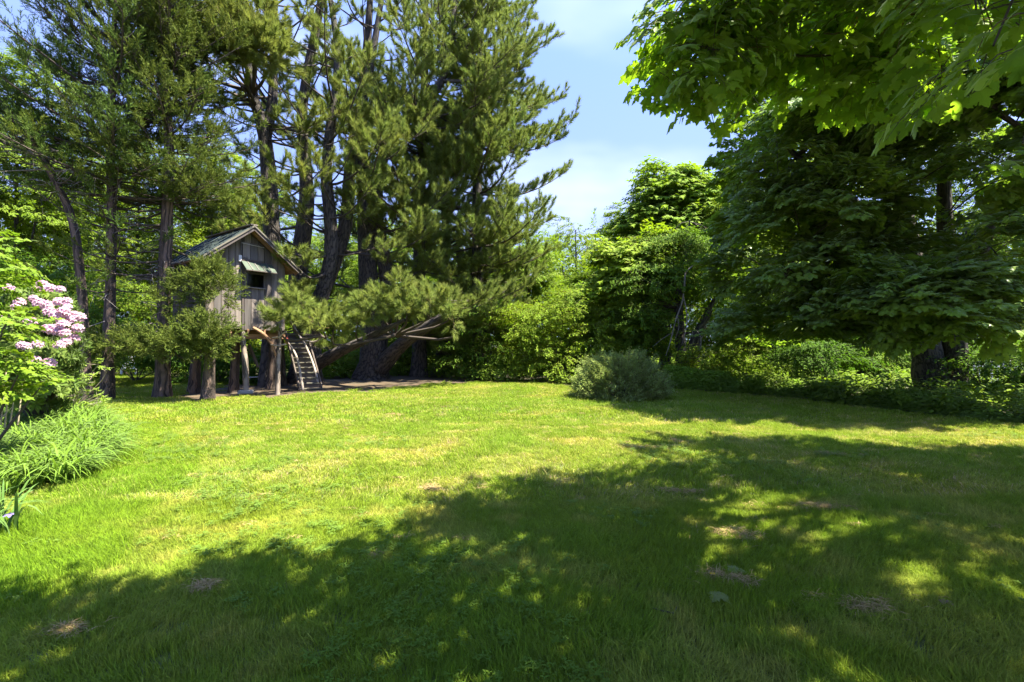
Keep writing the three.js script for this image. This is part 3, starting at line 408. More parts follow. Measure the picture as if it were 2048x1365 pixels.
  broadTree('maple_tree', 'young maple with sunlit yellow-green tiers left of the vine-draped tree', 'maple tree', m4, 1230, { geos: S.mapleFar, mat: M.mapleFar, tint: [1.5, 1.35, 1.0], size: 1.25, per: 17, pad: 0.75, stems: [[[m4.clone(), P(1292, 640, 21.5), P(1300, 520, 21.3), P(1305, 480, 21.2)], [0.17, 0.14, 0.08, 0.03]]], lobes: [
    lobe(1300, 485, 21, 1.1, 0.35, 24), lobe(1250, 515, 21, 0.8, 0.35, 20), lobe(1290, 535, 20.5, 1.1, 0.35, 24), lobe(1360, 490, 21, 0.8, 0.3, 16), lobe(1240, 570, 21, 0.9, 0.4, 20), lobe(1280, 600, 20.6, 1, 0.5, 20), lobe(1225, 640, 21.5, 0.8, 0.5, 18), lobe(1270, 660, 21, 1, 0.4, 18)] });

  // the maple the photograph is taken under: its boughs hang in at the upper right, its crown shades the near lawn
  const f = V(6.8, 0, 3.2);
  const mf = broadTree('maple_tree', 'near maple whose large drooping leaves hang in from above at the upper right', 'maple tree', f, 1240, { geos: S.mapleFar, mat: M.maple, size: 1.15, per: 15, pad: 0.8, tint: [1.1, 1.05, 1], floor: 3, stems: [[[f.clone(), V(6.7, 2, 3), V(6.4, 5, 2), V(6, 8, 1), V(6, 11, 0.5)], [0.4, 0.32, 0.27, 0.16, 0.05]], [[V(6.5, 4, 2.4), V(5, 6, 0), V(4, 6.6, -2.5), V(3.4, 6.2, -4.4)], [0.17, 0.12, 0.08, 0.03]]], lobes: [
    [V(9.2, 8.3, 0.5), [3.8, 2.2, 3.6], 64], [V(8.3, 7.6, -4.9), [1.3, 0.7, 1.0], 16], [V(10.2, 7.8, -5.0), [1.4, 0.8, 1.1], 17], [V(12, 8, -4.8), [1.5, 0.9, 1.2], 17], [V(8.3, 7.9, -3.1), [1.2, 0.7, 1.1], 12], [V(10.4, 8, -2.8), [1.4, 0.8, 1.2], 14], [V(12.5, 8.2, -2.4), [1.6, 0.9, 1.4], 14], [V(6.3, 7.3, -5.9), [0.9, 0.5, 0.7], 10], [V(7.9, 7.4, -6.2), [0.9, 0.5, 0.6], 9], [V(3.4, 6.6, 0.9), [1.7, 0.7, 1.5], 18], [V(0, 5.1, -1.5), [0.8, 0.35, 0.7], 11], [V(1.5, 5.4, -1.9), [0.8, 0.35, 0.7], 10], [V(2.7, 5.5, -2.7), [0.8, 0.3, 0.7], 8], [V(4, 6, -2.3), [0.9, 0.3, 0.8], 8], [V(1.3, 5.4, -0.2), [1, 0.4, 0.9], 12], [V(-1.1, 5, -0.7), [0.9, 0.35, 0.8], 12], [V(4.5, 6.2, -1.4), [1, 0.4, 0.9], 9]] });
  const list = [], tw = new MB(), near = [], pt = (x, y, d, rx, ry, n) => near.push([P(x, y, d * 0.87), [rx * 0.87, ry * 0.87, rx * 0.87], n]);
  pt(1370, 10, 4.8, 0.25, 0.18, 7); pt(1385, 80, 4.7, 0.18, 0.18, 6); pt(1360, 140, 4.6, 0.1, 0.12, 4); pt(1415, 120, 4.6, 0.1, 0.12, 3); pt(1435, 15, 4.6, 0.3, 0.16, 7); pt(1478, 2, 4.5, 0.14, 0.22, 4); pt(1480, -46, 4.4, 0.3, 0.2, 4);
  pt(1560, -6, 4.8, 0.4, 0.3, 6); pt(1600, 51, 5, 0.45, 0.3, 8); pt(1550, 84, 5.4, 0.4, 0.3, 6); pt(1680, -6, 4.6, 0.45, 0.3, 8); pt(1700, 67, 4.8, 0.4, 0.3, 6); pt(1620, 125, 5.4, 0.4, 0.25, 6); pt(1540, 141, 5.8, 0.35, 0.2, 4); pt(1780, 18, 4.4, 0.4, 0.3, 5); pt(1730, 133, 5, 0.35, 0.22, 4); pt(1690, 166, 5.2, 0.25, 0.15, 3); pt(1860, 76, 4.6, 0.35, 0.25, 4); pt(1880, -23, 4, 0.4, 0.3, 4); pt(1840, 77, 4.8, 0.3, 0.2, 3);
  pt(1960, -6, 3, 0.22, 0.18, 2); pt(1940, 67, 3.2, 0.18, 0.14, 2); pt(2010, 76, 2.8, 0.14, 0.14, 2); pt(2040, 290, 3.4, 0.07, 0.06, 1); pt(1500, -23, 5.5, 0.4, 0.3, 4); pt(1640, -38, 5.6, 0.6, 0.4, 8); pt(1800, -46, 5.6, 0.6, 0.4, 8);
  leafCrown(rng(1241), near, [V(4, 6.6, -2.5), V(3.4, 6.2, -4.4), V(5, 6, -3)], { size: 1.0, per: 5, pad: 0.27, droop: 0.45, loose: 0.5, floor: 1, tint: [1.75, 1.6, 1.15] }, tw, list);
  tw.tube([P(2100, -60, 4.4), P(1930, 40, 4.2), P(1760, 90, 4.2), P(1600, 110, 4.3), P(1480, 60, 4.1)], [0.025, 0.02, 0.015, 0.01, 0.005], 6, { rough: 0.15 }); tw.tube([P(1760, 90, 4.2), P(1680, 30, 4.2), P(1420, -10, 4.1), P(1340, 60, 4.05)], [0.013, 0.011, 0.008, 0.003], 5);

  { // the nearest sprays in view, leaf by leaf
    const eye = camera.position, seen = list.map((e, i) => { const p = new THREE.Vector3().setFromMatrixPosition(e[0]), d = -p.z, px = 1024 + p.x / d * FOCAL, py = HORIZON - (p.y - EYE) / d * FOCAL; return [i, px > 1200 && px < 2040 && py > -20 ? p.distanceTo(eye) : 1e9]; }).sort((a, b) => a[1] - b[1]).slice(0, 33).map((e) => e[0]), picked = new Set(seen), r = rng(1242);
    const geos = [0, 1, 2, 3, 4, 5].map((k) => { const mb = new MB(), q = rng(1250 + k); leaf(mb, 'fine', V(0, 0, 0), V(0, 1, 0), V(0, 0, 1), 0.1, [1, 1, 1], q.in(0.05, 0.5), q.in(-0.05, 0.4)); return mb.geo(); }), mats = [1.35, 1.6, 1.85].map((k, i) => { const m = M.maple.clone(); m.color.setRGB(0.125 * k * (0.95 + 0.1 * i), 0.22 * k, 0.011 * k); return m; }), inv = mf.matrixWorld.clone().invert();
    for (const i of seen) { const B = list[i][0], W = (x, y, z) => V(x, y, z).applyMatrix4(B), O = W(0, 0, 0), dir = (x, y, z) => W(x, y, z).sub(O); tw.tube([O, W(0.01, 0.16, 0.02), W(0, 0.32, -0.04)], [0.004, 0.003, 0.0015], 4, { n: 3 });
      for (let k = 0; k < 9; k++) { const u = (k + 0.5) / 9, a = (k % 2 ? 1 : -1) * lerp(1.25, 0.25, u) + r.n() * 0.35, pet = 0.1 * r.in(0.4, 0.9), st = W(0, 0.32 * u, 0), p = W(Math.sin(a) * pet, 0.32 * u + Math.cos(a) * pet, r.in(-0.05, 0.03)); tw.tube([st, p], [0.0016, 0.001], 3, { n: 1 });
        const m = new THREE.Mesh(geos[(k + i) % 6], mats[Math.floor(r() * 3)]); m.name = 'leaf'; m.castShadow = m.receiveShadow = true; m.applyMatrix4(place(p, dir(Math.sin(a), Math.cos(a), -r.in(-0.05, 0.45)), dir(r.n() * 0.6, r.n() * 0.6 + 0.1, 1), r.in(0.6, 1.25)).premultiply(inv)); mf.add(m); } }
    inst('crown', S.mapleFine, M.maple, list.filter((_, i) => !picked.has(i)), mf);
  }

  tw.build('branches', twigMat, mf, 'stuff');
  const g = V(14.6, 0, -11.6);
  broadTree('maple_tree', 'maple at the far right edge shading the lawn, mostly out of frame', 'maple tree', g, 1250, { geos: S.mapleMid, mat: M.mapleGloss, size: 1.1, per: 17, pad: 0.75, loose: 0.5, droop: 0.12, stems: [[[g.clone(), V(14.4, 3, -11.6), V(13.9, 7, -11.4), V(13.6, 11, -11.2)], [0.4, 0.3, 0.2, 0.05]], [[V(14.4, 3, -11.6), V(12.4, 6, -11), V(11, 7, -10.8)], [0.16, 0.1, 0.03]]], lobes: [
    [V(13.4, 7.4, -10.7), [3, 2.6, 1.9], 15], [V(10.8, 7.4, -10.6), [1.8, 1.1, 1.5], 22], [V(7.4, 7.2, -10.6), [1.0, 0.6, 0.9], 13], [V(9.2, 7.3, -10), [1.2, 0.7, 0.9], 15], [V(11, 7.4, -9.6), [1.3, 0.7, 0.9], 9]] });
}
// ------------------------------------------------------------------ trees behind
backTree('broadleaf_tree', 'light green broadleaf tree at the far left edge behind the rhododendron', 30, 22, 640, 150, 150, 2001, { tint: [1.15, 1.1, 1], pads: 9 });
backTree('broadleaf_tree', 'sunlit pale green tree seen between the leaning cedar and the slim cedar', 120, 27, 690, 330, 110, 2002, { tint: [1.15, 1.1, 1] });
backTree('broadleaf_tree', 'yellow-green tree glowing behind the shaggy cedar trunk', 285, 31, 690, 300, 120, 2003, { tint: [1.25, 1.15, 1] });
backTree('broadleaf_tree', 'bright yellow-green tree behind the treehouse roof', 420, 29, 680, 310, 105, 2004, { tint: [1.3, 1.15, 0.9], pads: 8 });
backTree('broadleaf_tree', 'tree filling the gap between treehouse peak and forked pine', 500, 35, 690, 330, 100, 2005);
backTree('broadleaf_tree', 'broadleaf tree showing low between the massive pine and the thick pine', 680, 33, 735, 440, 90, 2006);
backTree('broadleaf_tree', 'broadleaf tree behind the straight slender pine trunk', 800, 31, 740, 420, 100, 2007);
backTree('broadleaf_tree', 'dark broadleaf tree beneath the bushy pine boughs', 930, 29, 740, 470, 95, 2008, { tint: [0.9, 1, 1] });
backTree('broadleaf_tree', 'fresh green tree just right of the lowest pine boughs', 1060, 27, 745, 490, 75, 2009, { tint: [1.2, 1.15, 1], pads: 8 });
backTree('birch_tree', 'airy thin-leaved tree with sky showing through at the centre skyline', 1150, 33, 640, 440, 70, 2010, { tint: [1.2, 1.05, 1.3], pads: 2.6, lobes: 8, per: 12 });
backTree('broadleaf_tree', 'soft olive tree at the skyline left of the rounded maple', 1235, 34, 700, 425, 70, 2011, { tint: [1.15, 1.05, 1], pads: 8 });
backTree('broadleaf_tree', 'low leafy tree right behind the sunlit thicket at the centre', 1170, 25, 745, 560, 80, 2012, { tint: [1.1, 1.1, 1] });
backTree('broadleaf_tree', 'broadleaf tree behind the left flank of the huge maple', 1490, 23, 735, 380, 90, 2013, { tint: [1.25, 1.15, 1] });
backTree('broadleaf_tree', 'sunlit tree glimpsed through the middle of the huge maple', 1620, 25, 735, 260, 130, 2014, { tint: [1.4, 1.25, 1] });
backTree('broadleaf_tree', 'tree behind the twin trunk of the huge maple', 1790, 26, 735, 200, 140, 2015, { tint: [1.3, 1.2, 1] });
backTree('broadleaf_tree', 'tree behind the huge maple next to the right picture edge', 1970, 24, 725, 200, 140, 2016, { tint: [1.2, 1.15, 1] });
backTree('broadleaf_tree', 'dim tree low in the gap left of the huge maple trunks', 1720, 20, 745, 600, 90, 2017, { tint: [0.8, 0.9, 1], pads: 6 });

// ------------------------------------------------------------------ the treehouse (local: +z out of the gable, +x along it to the right and away)
{
  const TH = 55 * Math.PI / 180, O = V((494 - 1024) / FOCAL * 15.3, 0, -15.3), house = thing('treehouse', 'weathered grey plank treehouse on log posts with green metal roof', 'treehouse', O, TH), r = rng(3000);
  const woodTex = (seed, a, b) => { const f = (u, v) => { const w = pfbm(u * 3, v * 2, 3, 2, seed + 7, 3), g = pfbm(u * 34 + w * 3, v * 2, 34, 2, seed, 4), s = smooth(pfbm(u * 6, v * 3, 6, 3, seed + 3, 4), 0.45, 0.8), kn = smooth(noise(u * 5, v * 4, seed + 11, 5, 4), 0.86, 0.97); return [clamp(g * 0.9 + 0.1 - kn * 0.5, 0, 1), s]; };
    return { map: tex(256, 512, (u, v) => { const [g, s] = f(u, v); return [0, 1, 2].map((c) => Math.pow(lerp(lerp(a[c] * 0.35, a[c], g), b[c] * (0.4 + 0.6 * g), s * 0.7), 1 / 2.2)); }, true), bumpMap: tex(256, 512, (u, v) => { const [g] = f(u, v); return [g, g, g]; }), bumpScale: 0.006 }; };
  const wood = [[0.2, 0.165, 0.14], [0.125, 0.11, 0.1], [0.27, 0.225, 0.185], [0.085, 0.07, 0.062]].map((c, k) => std({ ...woodTex(200 + k * 20, c, [0.1, 0.07, 0.05]) }));
  const warm = std({ ...woodTex(300, [0.36, 0.2, 0.1], [0.2, 0.1, 0.05]) }), darkWood = std({ ...woodTex(320, [0.13, 0.1, 0.08], [0.08, 0.06, 0.05]) }), mossy = std({ ...woodTex(340, [0.16, 0.145, 0.105], [0.08, 0.09, 0.045]) });
  const metal = new THREE.MeshStandardMaterial({ color: rgb(0.026, 0.042, 0.036), roughness: 0.7, metalness: 0.1, bumpMap: tex(128, 128, (u, v) => { const n = pfbm(u * 5, v * 5, 5, 5, 400, 4); return [n, n, n]; }), bumpScale: 0.01 });
  const awnMetal = new THREE.MeshStandardMaterial({ roughness: 0.5, metalness: 0.1, map: tex(128, 128, (u, v) => { const n = pfbm(u * 6, v * 6, 6, 6, 410, 4), m = smooth(n, 0.45, 0.7); return [lerp(0.24, 0.17, m), lerp(0.29, 0.23, m), lerp(0.23, 0.17, m)]; }, true) });
  const iron = std({ color: rgb(0.12, 0.11, 0.1), roughness: 0.6, metalness: 0.6 }), paleIron = std({ color: rgb(0.4, 0.38, 0.35), roughness: 0.55, metalness: 0.3 });
  const board = (shape, depth, uvOff, mat, name, parent, z, kind) => { const g = new THREE.ExtrudeGeometry(shape, { depth, bevelEnabled: true, bevelSize: 0.004, bevelThickness: 0.004, bevelSegments: 1 }); const u = g.attributes.uv; for (let i = 0; i < u.count; i++) u.setXY(i, u.getX(i) * 1.0 + uvOff, u.getY(i) * 0.5 + uvOff * 0.37); const m = part(name, g, mat, parent, kind); m.position.z = z; return m; };
  const poly = (pts) => new THREE.Shape(pts.map(([x, y]) => new THREE.Vector2(x, y)));
  const box = (name, w, h, d, x, y, z, mat, parent, ry = 0, rx = 0, rz = 0) => { const g = new RoundedBoxGeometry(w, h, d, 1, Math.min(0.006, w / 4, h / 4, d / 4)), p = g.attributes.position, n = g.attributes.normal, u = g.attributes.uv, o = r() * 5; const long = h > w && h > d ? 1 : w > d ? 0 : 2; for (let i = 0; i < u.count; i++) { const q = [p.getX(i), p.getY(i), p.getZ(i)]; const ax = [0, 1, 2].filter((k) => k !== long); u.setXY(i, q[ax[0]] + q[ax[1]] + o, q[long] * 0.5 + o * 0.4); } const m = part(name, g, mat, parent); m.position.set(x, y, z); m.rotation.set(rx, ry, rz); return m; };
  const W = 1.2, D = 2.5, FL = 2.13, PK = 5.3, PITCH = 0.79, roofY = (x) => PK - 0.06 - Math.abs(x) * PITCH;
  // gable wall: upright planks, cut round the window
  const cols = [-1.2, -0.99, -0.78, -0.57, -0.37, -0.185, -0.1, 0.11, 0.33, 0.54, 0.76, 0.98, 1.2], gap = 0.018;
  for (let k = 0; k + 1 < cols.length; k++) {
    const a = cols[k] + gap / 2, b = cols[k + 1] - gap / 2, front = a > -0.19, z = (front ? 0.0 : -0.03) + r() * 0.008, lo = FL + (front ? -0.08 : 0.02) + r.n() * 0.015, win = a > -0.11 && b < 0.55, top = (x) => roofY(x) - 0.01, m = () => wood[Math.floor(r() * 4)];
    const peak = a < 0 && b > 0 ? [[0, top(0)]] : [];
    const mt = m();
    if (win) { board(poly([[a, lo], [b, lo], [b, 3.44], [a, 3.44]]), 0.024, r() * 7, mt, 'plank', house, z); board(poly([[a, 3.9], [b, 3.9], [b, top(b)], ...peak, [a, top(a)]]), 0.024, r() * 7, m(), 'plank', house, z); }
    else board(poly([[a, lo], [b, lo], [b, top(b)], ...peak, [a, top(a)]]), 0.024, r() * 7, mt, 'plank', house, z);
  }
  // side and back walls
  for (const sx of [-1, 1]) for (let k = 0; k < 12; k++) { const w = D / 12, m = box('plank', w - 0.008, roofY(W) - FL - 0.03, 0.024, sx * (W - 0.013), (roofY(W) + FL) / 2 - 0.05, -0.06 - (k + 0.5) * (D - 0.06) / 12, wood[sx < 0 && k > 6 ? 3 : Math.floor(r() * 4)], house, Math.PI / 2); m.userData.kind = undefined; }
  for (let k = 0; k < 8; k++) { const a = -W + k * 0.3 + 0.03, b = a + 0.292; if (b < W) board(poly([[a, FL], [b, FL], [b, roofY(b)], ...(a < 0 && b > 0 ? [[0, roofY(0)]] : []), [a, roofY(a)]]), 0.024, r() * 5, wood[k % 4], 'plank', house, -D); }
  box('corner_board', 0.07, 2.2, 0.05, -W - 0.01, FL + 1.07, -0.02, wood[1], house); box('corner_board', 0.05, 2.15, 0.05, W + 0.02, FL + 1.03, -0.01, wood[0], house);
  // window with frame, sill and panes
  const win = part('window', new MB().geo(), wood[2], house); win.geometry = new RoundedBoxGeometry(0.05, 0.5, 0.05, 1, 0.006); win.position.set(-0.085, 3.67, 0.03);
  box('window_frame', 0.05, 0.5, 0.05, 0.61, 0, 0, wood[3], win); box('window_frame', 0.56, 0.045, 0.05, 0.305, 0.22, 0, wood[1], win); box('sill', 0.7, 0.035, 0.09, 0.3, -0.255, 0.015, wood[2], win);
  const pane = part('pane', new THREE.PlaneGeometry(0.56, 0.42), new THREE.MeshPhysicalMaterial({ color: rgb(0.85, 0.88, 0.86), roughness: 0.04, transmission: 1, thickness: 0, specularIntensity: 1 }), win); pane.position.set(0.305, -0.02, -0.02);
  // loft hatch over the window, its latch rod and hinges
  const hatch = part('hatch', new RoundedBoxGeometry(0.66, 0.05, 0.03, 1, 0.006), darkWood, house); hatch.position.set(0.17, 4.3, 0.05);
  [[-0.16, 0.05], [0.07, 0.3], [0.32, 0.5]].forEach(([a, b], k) => board(poly([[a - 0.17, 0.03], [b - 0.17, 0.03], [b - 0.17, Math.min(0.55, roofY(b) - 4.45)], [a - 0.17, 0.55]]), 0.018, k * 1.7, wood[[2, 1, 0][k]], 'plank', hatch, -0.02));
  box('latch_bar', 0.72, 0.018, 0.02, 0.14, 4.79, 0.08, paleIron, house, 0, 0, -0.06); box('bracket', 0.025, 0.42, 0.03, -0.23, 4.66, 0.06, iron, house); box('bracket', 0.12, 0.04, 0.02, -0.08, 4.36, 0.06, iron, house); box('white_board', 0.1, 0.2, 0.02, -0.245, 4.32, 0.045, std({ color: rgb(0.55, 0.53, 0.5) }), house);
  // awning of metal slats on a frame
  const aw = part('awning', new RoundedBoxGeometry(1.0, 0.03, 0.03, 1, 0.006), darkWood, house); aw.position.set(0.27, 4.245, 0.05);
  for (let k = 0; k < 5; k++) box('slat', 0.178, 0.012, 0.46, -0.4 + k * 0.2, -0.155, 0.18, awnMetal, aw, 0, 0.72);
  for (let k = 0; k < 4; k++) box('rib', 0.03, 0.03, 0.46, -0.3 + k * 0.2, -0.145, 0.18, iron, aw, 0, 0.72); box('rail', 1.0, 0.03, 0.03, 0, -0.32, 0.345, darkWood, aw);
  // roof: standing-seam panels on rafters, rake boards, ridge cap
  const z0 = 0.42, z1 = -D - 0.3, half_ = 1.6, ang = Math.atan(PITCH), SL = half_ / Math.cos(ang);
  for (const sx of [-1, 1]) {
    for (let k = 0; k < 6; k++) { const w = (z0 - z1) / 6, m = box('roof_panel', SL, 0.02, w - 0.012, sx * half_ / 2, PK - half_ / 2 * PITCH + 0.045, z0 - w * (k + 0.5), metal, house, 0, 0, -sx * ang); box('seam', SL, 0.035, 0.018, 0, 0.018, w / 2 - 0.006, metal, m); }
    box('soffit', SL - 0.04, 0.03, z0 - z1 - 0.05, sx * half_ / 2, PK - half_ / 2 * PITCH + 0.005, (z0 + z1) / 2, warm, house, 0, 0, -sx * ang);
    box('rake_board', SL + 0.02, 0.13, 0.03, sx * half_ / 2, PK - half_ / 2 * PITCH - 0.025, z0 + 0.012, wood[3], house, 0, 0, -sx * ang); box('rake_trim', SL + 0.03, 0.05, 0.03, sx * half_ / 2, PK - half_ / 2 * PITCH + 0.035, z0 + 0.04, mossy, house, 0, 0, -sx * ang);
    for (const z of [0.2, -0.8, -1.7, -2.5]) box('rafter', SL - 0.1, 0.09, 0.05, sx * half_ / 2, PK - half_ / 2 * PITCH - 0.06, z, warm, house, 0, 0, -sx * ang);
  }
  box('ridge_cap', 0.22, 0.03, z0 - z1 + 0.06, 0, PK + 0.075, (z0 + z1) / 2, wood[2], house);
  // floor, joists and side deck
  box('floor', 2 * W, 0.04, D, 0, FL - 0.03, -D / 2, darkWood, house); for (let k = 0; k < 5; k++) box('joist', 0.06, 0.15, D + 0.1, -W + 0.15 + k * 0.53, FL - 0.13, -D / 2, warm, house);
  box('beam', 2 * W + 0.3, 0.16, 0.12, 0, FL - 0.29, -0.2, warm, house); box('beam', 2 * W + 0.3, 0.16, 0.12, 0, FL - 0.29, -D + 0.3, darkWood, house);
  // stairs: climbing left and away to a landing behind the right wall
  const st = new THREE.Group(); st.name = 'staircase'; house.add(st); house.updateMatrixWorld(true); const inv = house.matrixWorld.clone().invert();
  const bot = V((621 - 1024) / FOCAL * 16.3, 0, -16.3), run = V(-0.122, 0, -0.17), wdir = V(0.95, 0, -0.3).normalize(), turn = Math.atan2(0.3, 0.95), N = 11, rise = 0.172, toH = (v) => v.clone().applyMatrix4(inv);
  for (let k = 0; k <= N; k++) {
    const c = bot.clone().addScaledVector(run, k).add(V(0, k * rise + 0.06, 0)), w = 0.68, pr = toH(c);
    box('tread', w, 0.035, 0.27, pr.x, pr.y, pr.z, mossy, st, turn - TH); if (k < N) { const q = toH(c.clone().add(V(-0.05, rise / 2 - 0.0, -0.1))); box('riser', w - 0.04, rise - 0.045, 0.022, q.x, q.y, q.z, wood[[3, 1][k % 2]], st, turn - TH); }
  }
  for (const sg of [-1, 1]) { const a = bot.clone().addScaledVector(wdir, sg * 0.36).add(V(0, -0.02, 0)), b = a.clone().addScaledVector(run, N).add(V(0, N * rise, 0)), mb = new MB(); const u = V(0, 0.22, 0), s = wdir.clone().multiplyScalar(0.022); const A = [a, b].flatMap((p) => [p.clone().add(s), p.clone().sub(s), p.clone().sub(s).add(u), p.clone().add(s).add(u)]); for (const [i, j, k, l] of [[0, 1, 5, 4], [3, 7, 6, 2], [0, 4, 7, 3], [1, 2, 6, 5], [0, 3, 2, 1], [4, 5, 6, 7]]) mb.quad(A[i], A[j], A[k], A[l]); mb.build('stringer', darkWood, st); }
  const lp = toH(bot.clone().addScaledVector(run, N + 2).add(V(-0.1, 1.98, 0))); box('landing', 1.0, 0.05, 0.9, lp.x, lp.y, lp.z, darkWood, st, turn - TH);
  const railMat = std({ color: rgb(0.29, 0.245, 0.195), bumpMap: pineBark.bumpMap, bumpScale: 0.004 }), log = std({ ...barkTex(10, 1, [0.08, 0.062, 0.045], [0.22, 0.18, 0.14], 5), bumpScale: 0.008 });
  const pole = (name, pts, rad, mat, par, o = {}) => new MB().tube(pts, rad, 10, { rough: 0.06, sub: 5, cap: true, ...o }).build(name, mat, par);
  pole('handrail', [P(606, 780, 15.95), P(602, 758, 15.95), P(597, 728, 16.1), P(589, 705, 16.5), P(576, 686, 17)], [0.045, 0.042, 0.036, 0.032, 0.026], railMat, st); pole('handrail', [P(638, 775, 16.6), P(633, 752, 16.7), P(624, 722, 17), P(609, 688, 17.4), P(596, 668, 17.8), P(582, 642, 18.1)], [0.042, 0.04, 0.036, 0.034, 0.03, 0.02], railMat, st);
  pole('rail_fork', [P(606, 680, 17.4), P(622, 684, 17.1), P(634, 682, 16.9), P(641, 675, 16.8)], [0.026, 0.026, 0.028, 0.03], railMat, st);
  // posts and curved braces
  pole('post', [V((492 - 1024) / FOCAL * 15.2, 0.1, -15.2), P(491, 745, 15.2), P(489, 715, 15.2), P(486, 690, 15.2), P(485, 661, 15.25)], [0.085, 0.09, 0.085, 0.075, 0.075], log, house, { rough: 0.08 });
  pole('post', [G0(555, 15.0), P(556, 740, 15.05), P(558, 700, 15.15), P(560, 657, 15.3)], [0.075, 0.07, 0.066, 0.062], log, house);
  for (const [x, d, yt, w, l] of [[415, 13.75, 645, 0.16, 0.02], [387, 15.4, 650, 0.17, 0], [466, 15.9, 655, 0.15, 0.02], [540, 17.2, 655, 0.14, 0]]) { pole('log_post', [G0(x, d), P(x + 2, 755, d), P(x + 4, 710, d), P(x + 6, yt, d)], [w * 1.15, w * 0.92, w * 0.86, w * 0.8], cedarBark, house, { rough: 0.2, flare: 0.2, seg: 12 }); }
  pole('brace', [P(506, 656, 15), P(520, 664, 15.02), P(534, 676, 15.05), P(544, 690, 15.05), P(549, 704, 15.05), P(552, 712, 15.1)], [0.045, 0.05, 0.05, 0.046, 0.042, 0.035], warm, house); pole('brace', [P(497, 690, 16.4), P(508, 715, 16.5), P(516, 735, 16.5)], [0.06, 0.055, 0.05], darkWood, house);
  pole('brace', [P(545, 676, 15.1), P(558, 674, 15), P(566, 667, 15), P(573, 664, 15)], [0.024, 0.026, 0.024, 0.02], railMat, house); pole('brace', [P(542, 690, 15), P(556, 692, 14.95), P(571, 689, 14.9)], [0.02, 0.022, 0.026], railMat, house);

  const slab = thing('stone_slab', 'flat grey stone slab under the front treehouse post', 'stone', V((492 - 1024) / FOCAL * 15.2, 0, -15.2), 0.3), sg = new RoundedBoxGeometry(0.42, 0.12, 0.32, 3, 0.03), sp = sg.attributes.position; for (let i = 0; i < sp.count; i++) sp.setXYZ(i, sp.getX(i) * (1 + 0.14 * (noise(sp.getY(i) * 20, sp.getZ(i) * 9, 3) - 0.5)), sp.getY(i) + 0.02 * noise(sp.getX(i) * 9, sp.getZ(i) * 9, 4), sp.getZ(i)); sg.computeVertexNormals(); const sl = part('slab', sg, std({ color: rgb(0.3, 0.29, 0.27), bumpMap: pineBark.bumpMap, bumpScale: 0.01 }), slab); sl.position.y = 0.05;
  const lan = thing('lantern', 'small rusty red lantern hanging beside the top of the treehouse stairs', 'lantern', P(573, 682, 15.6)), red = std({ color: rgb(0.3, 0.055, 0.03), roughness: 0.5, metalness: 0.3 });
  const lathe = (pts, mat, name) => part(name, new THREE.LatheGeometry(pts.map(([x, y]) => new THREE.Vector2(x, y)), 12), mat, lan);
  lathe([[0, 0.1], [0.03, 0.1], [0.05, 0.07], [0.075, 0.06], [0.075, 0.05], [0, 0.05]], red, 'lid'); lathe([[0, -0.1], [0.06, -0.1], [0.06, -0.08], [0, -0.08]], red, 'base'); lathe([[0.045, -0.08], [0.05, -0.02], [0.045, 0.05]], new THREE.MeshPhysicalMaterial({ color: rgb(0.9, 0.75, 0.6), transmission: 1, roughness: 0.1, thickness: 0, side: THREE.DoubleSide }), 'glass'); for (let k = 0; k < 4; k++) { const a = k * Math.PI / 2 + 0.4; part('bar', new THREE.CylinderGeometry(0.005, 0.005, 0.13, 6), red, lan).position.set(Math.cos(a) * 0.055, -0.015, Math.sin(a) * 0.055); } const hd = part('handle', new THREE.TorusGeometry(0.05, 0.005, 6, 14, Math.PI), red, lan); hd.position.y = 0.09;
  // a little pale bench on the grass beyond the posts
  const bench = thing('garden_bench', 'small pale bench on the grass seen beneath the treehouse', 'bench', G0(504, 18.2).setY(0), 0.5), bw = std({ color: rgb(0.5, 0.48, 0.44) }), bd = std({ color: rgb(0.05, 0.05, 0.045) });
  for (let k = 0; k < 3; k++) box('slat', 0.62, 0.025, 0.085, 0, 0.32, -0.1 + k * 0.1, bw, bench); for (const sx of [-0.25, 0.25]) for (const sz of [-0.1, 0.1]) box('leg', 0.05, 0.31, 0.04, sx, 0.155, sz, bd, bench, 0, 0, sx * 0.3);
  const ch = thing('garden_chair', 'white garden chair far off on the shaded lawn at left', 'chair', G0(257, 24).setY(0), 0.6), wp = std({ color: rgb(0.62, 0.62, 0.6) });
  for (let k = 0; k < 5; k++) box('slat', 0.095, 0.62, 0.02, -0.22 + k * 0.11, 0.68, -0.22, wp, ch, 0, -0.25); box('seat', 0.58, 0.03, 0.5, 0, 0.38, 0.05, wp, ch, 0, 0.1); for (const sx of [-0.28, 0.28]) { box('leg', 0.05, 0.6, 0.06, sx, 0.3, 0.26, wp, ch); box('leg', 0.05, 0.42, 0.06, sx, 0.2, -0.2, wp, ch, 0, -0.25); box('armrest', 0.09, 0.025, 0.62, sx, 0.6, 0.05, wp, ch); }
  // pale picket fence far right
  const fence = thing('picket_fence', 'pale picket fence glimpsed under the maple at the far right', 'fence', G0(2020, 17.5).setY(0), -0.12); for (let k = 0; k < 24; k++) box('picket', 0.07, 0.95, 0.02, -2.4 + k * 0.2, 0.5, 0, wp, fence); for (const y of [0.25, 0.75]) box('rail', 4.8, 0.06, 0.03, 0, y, -0.027, wp, fence);
}

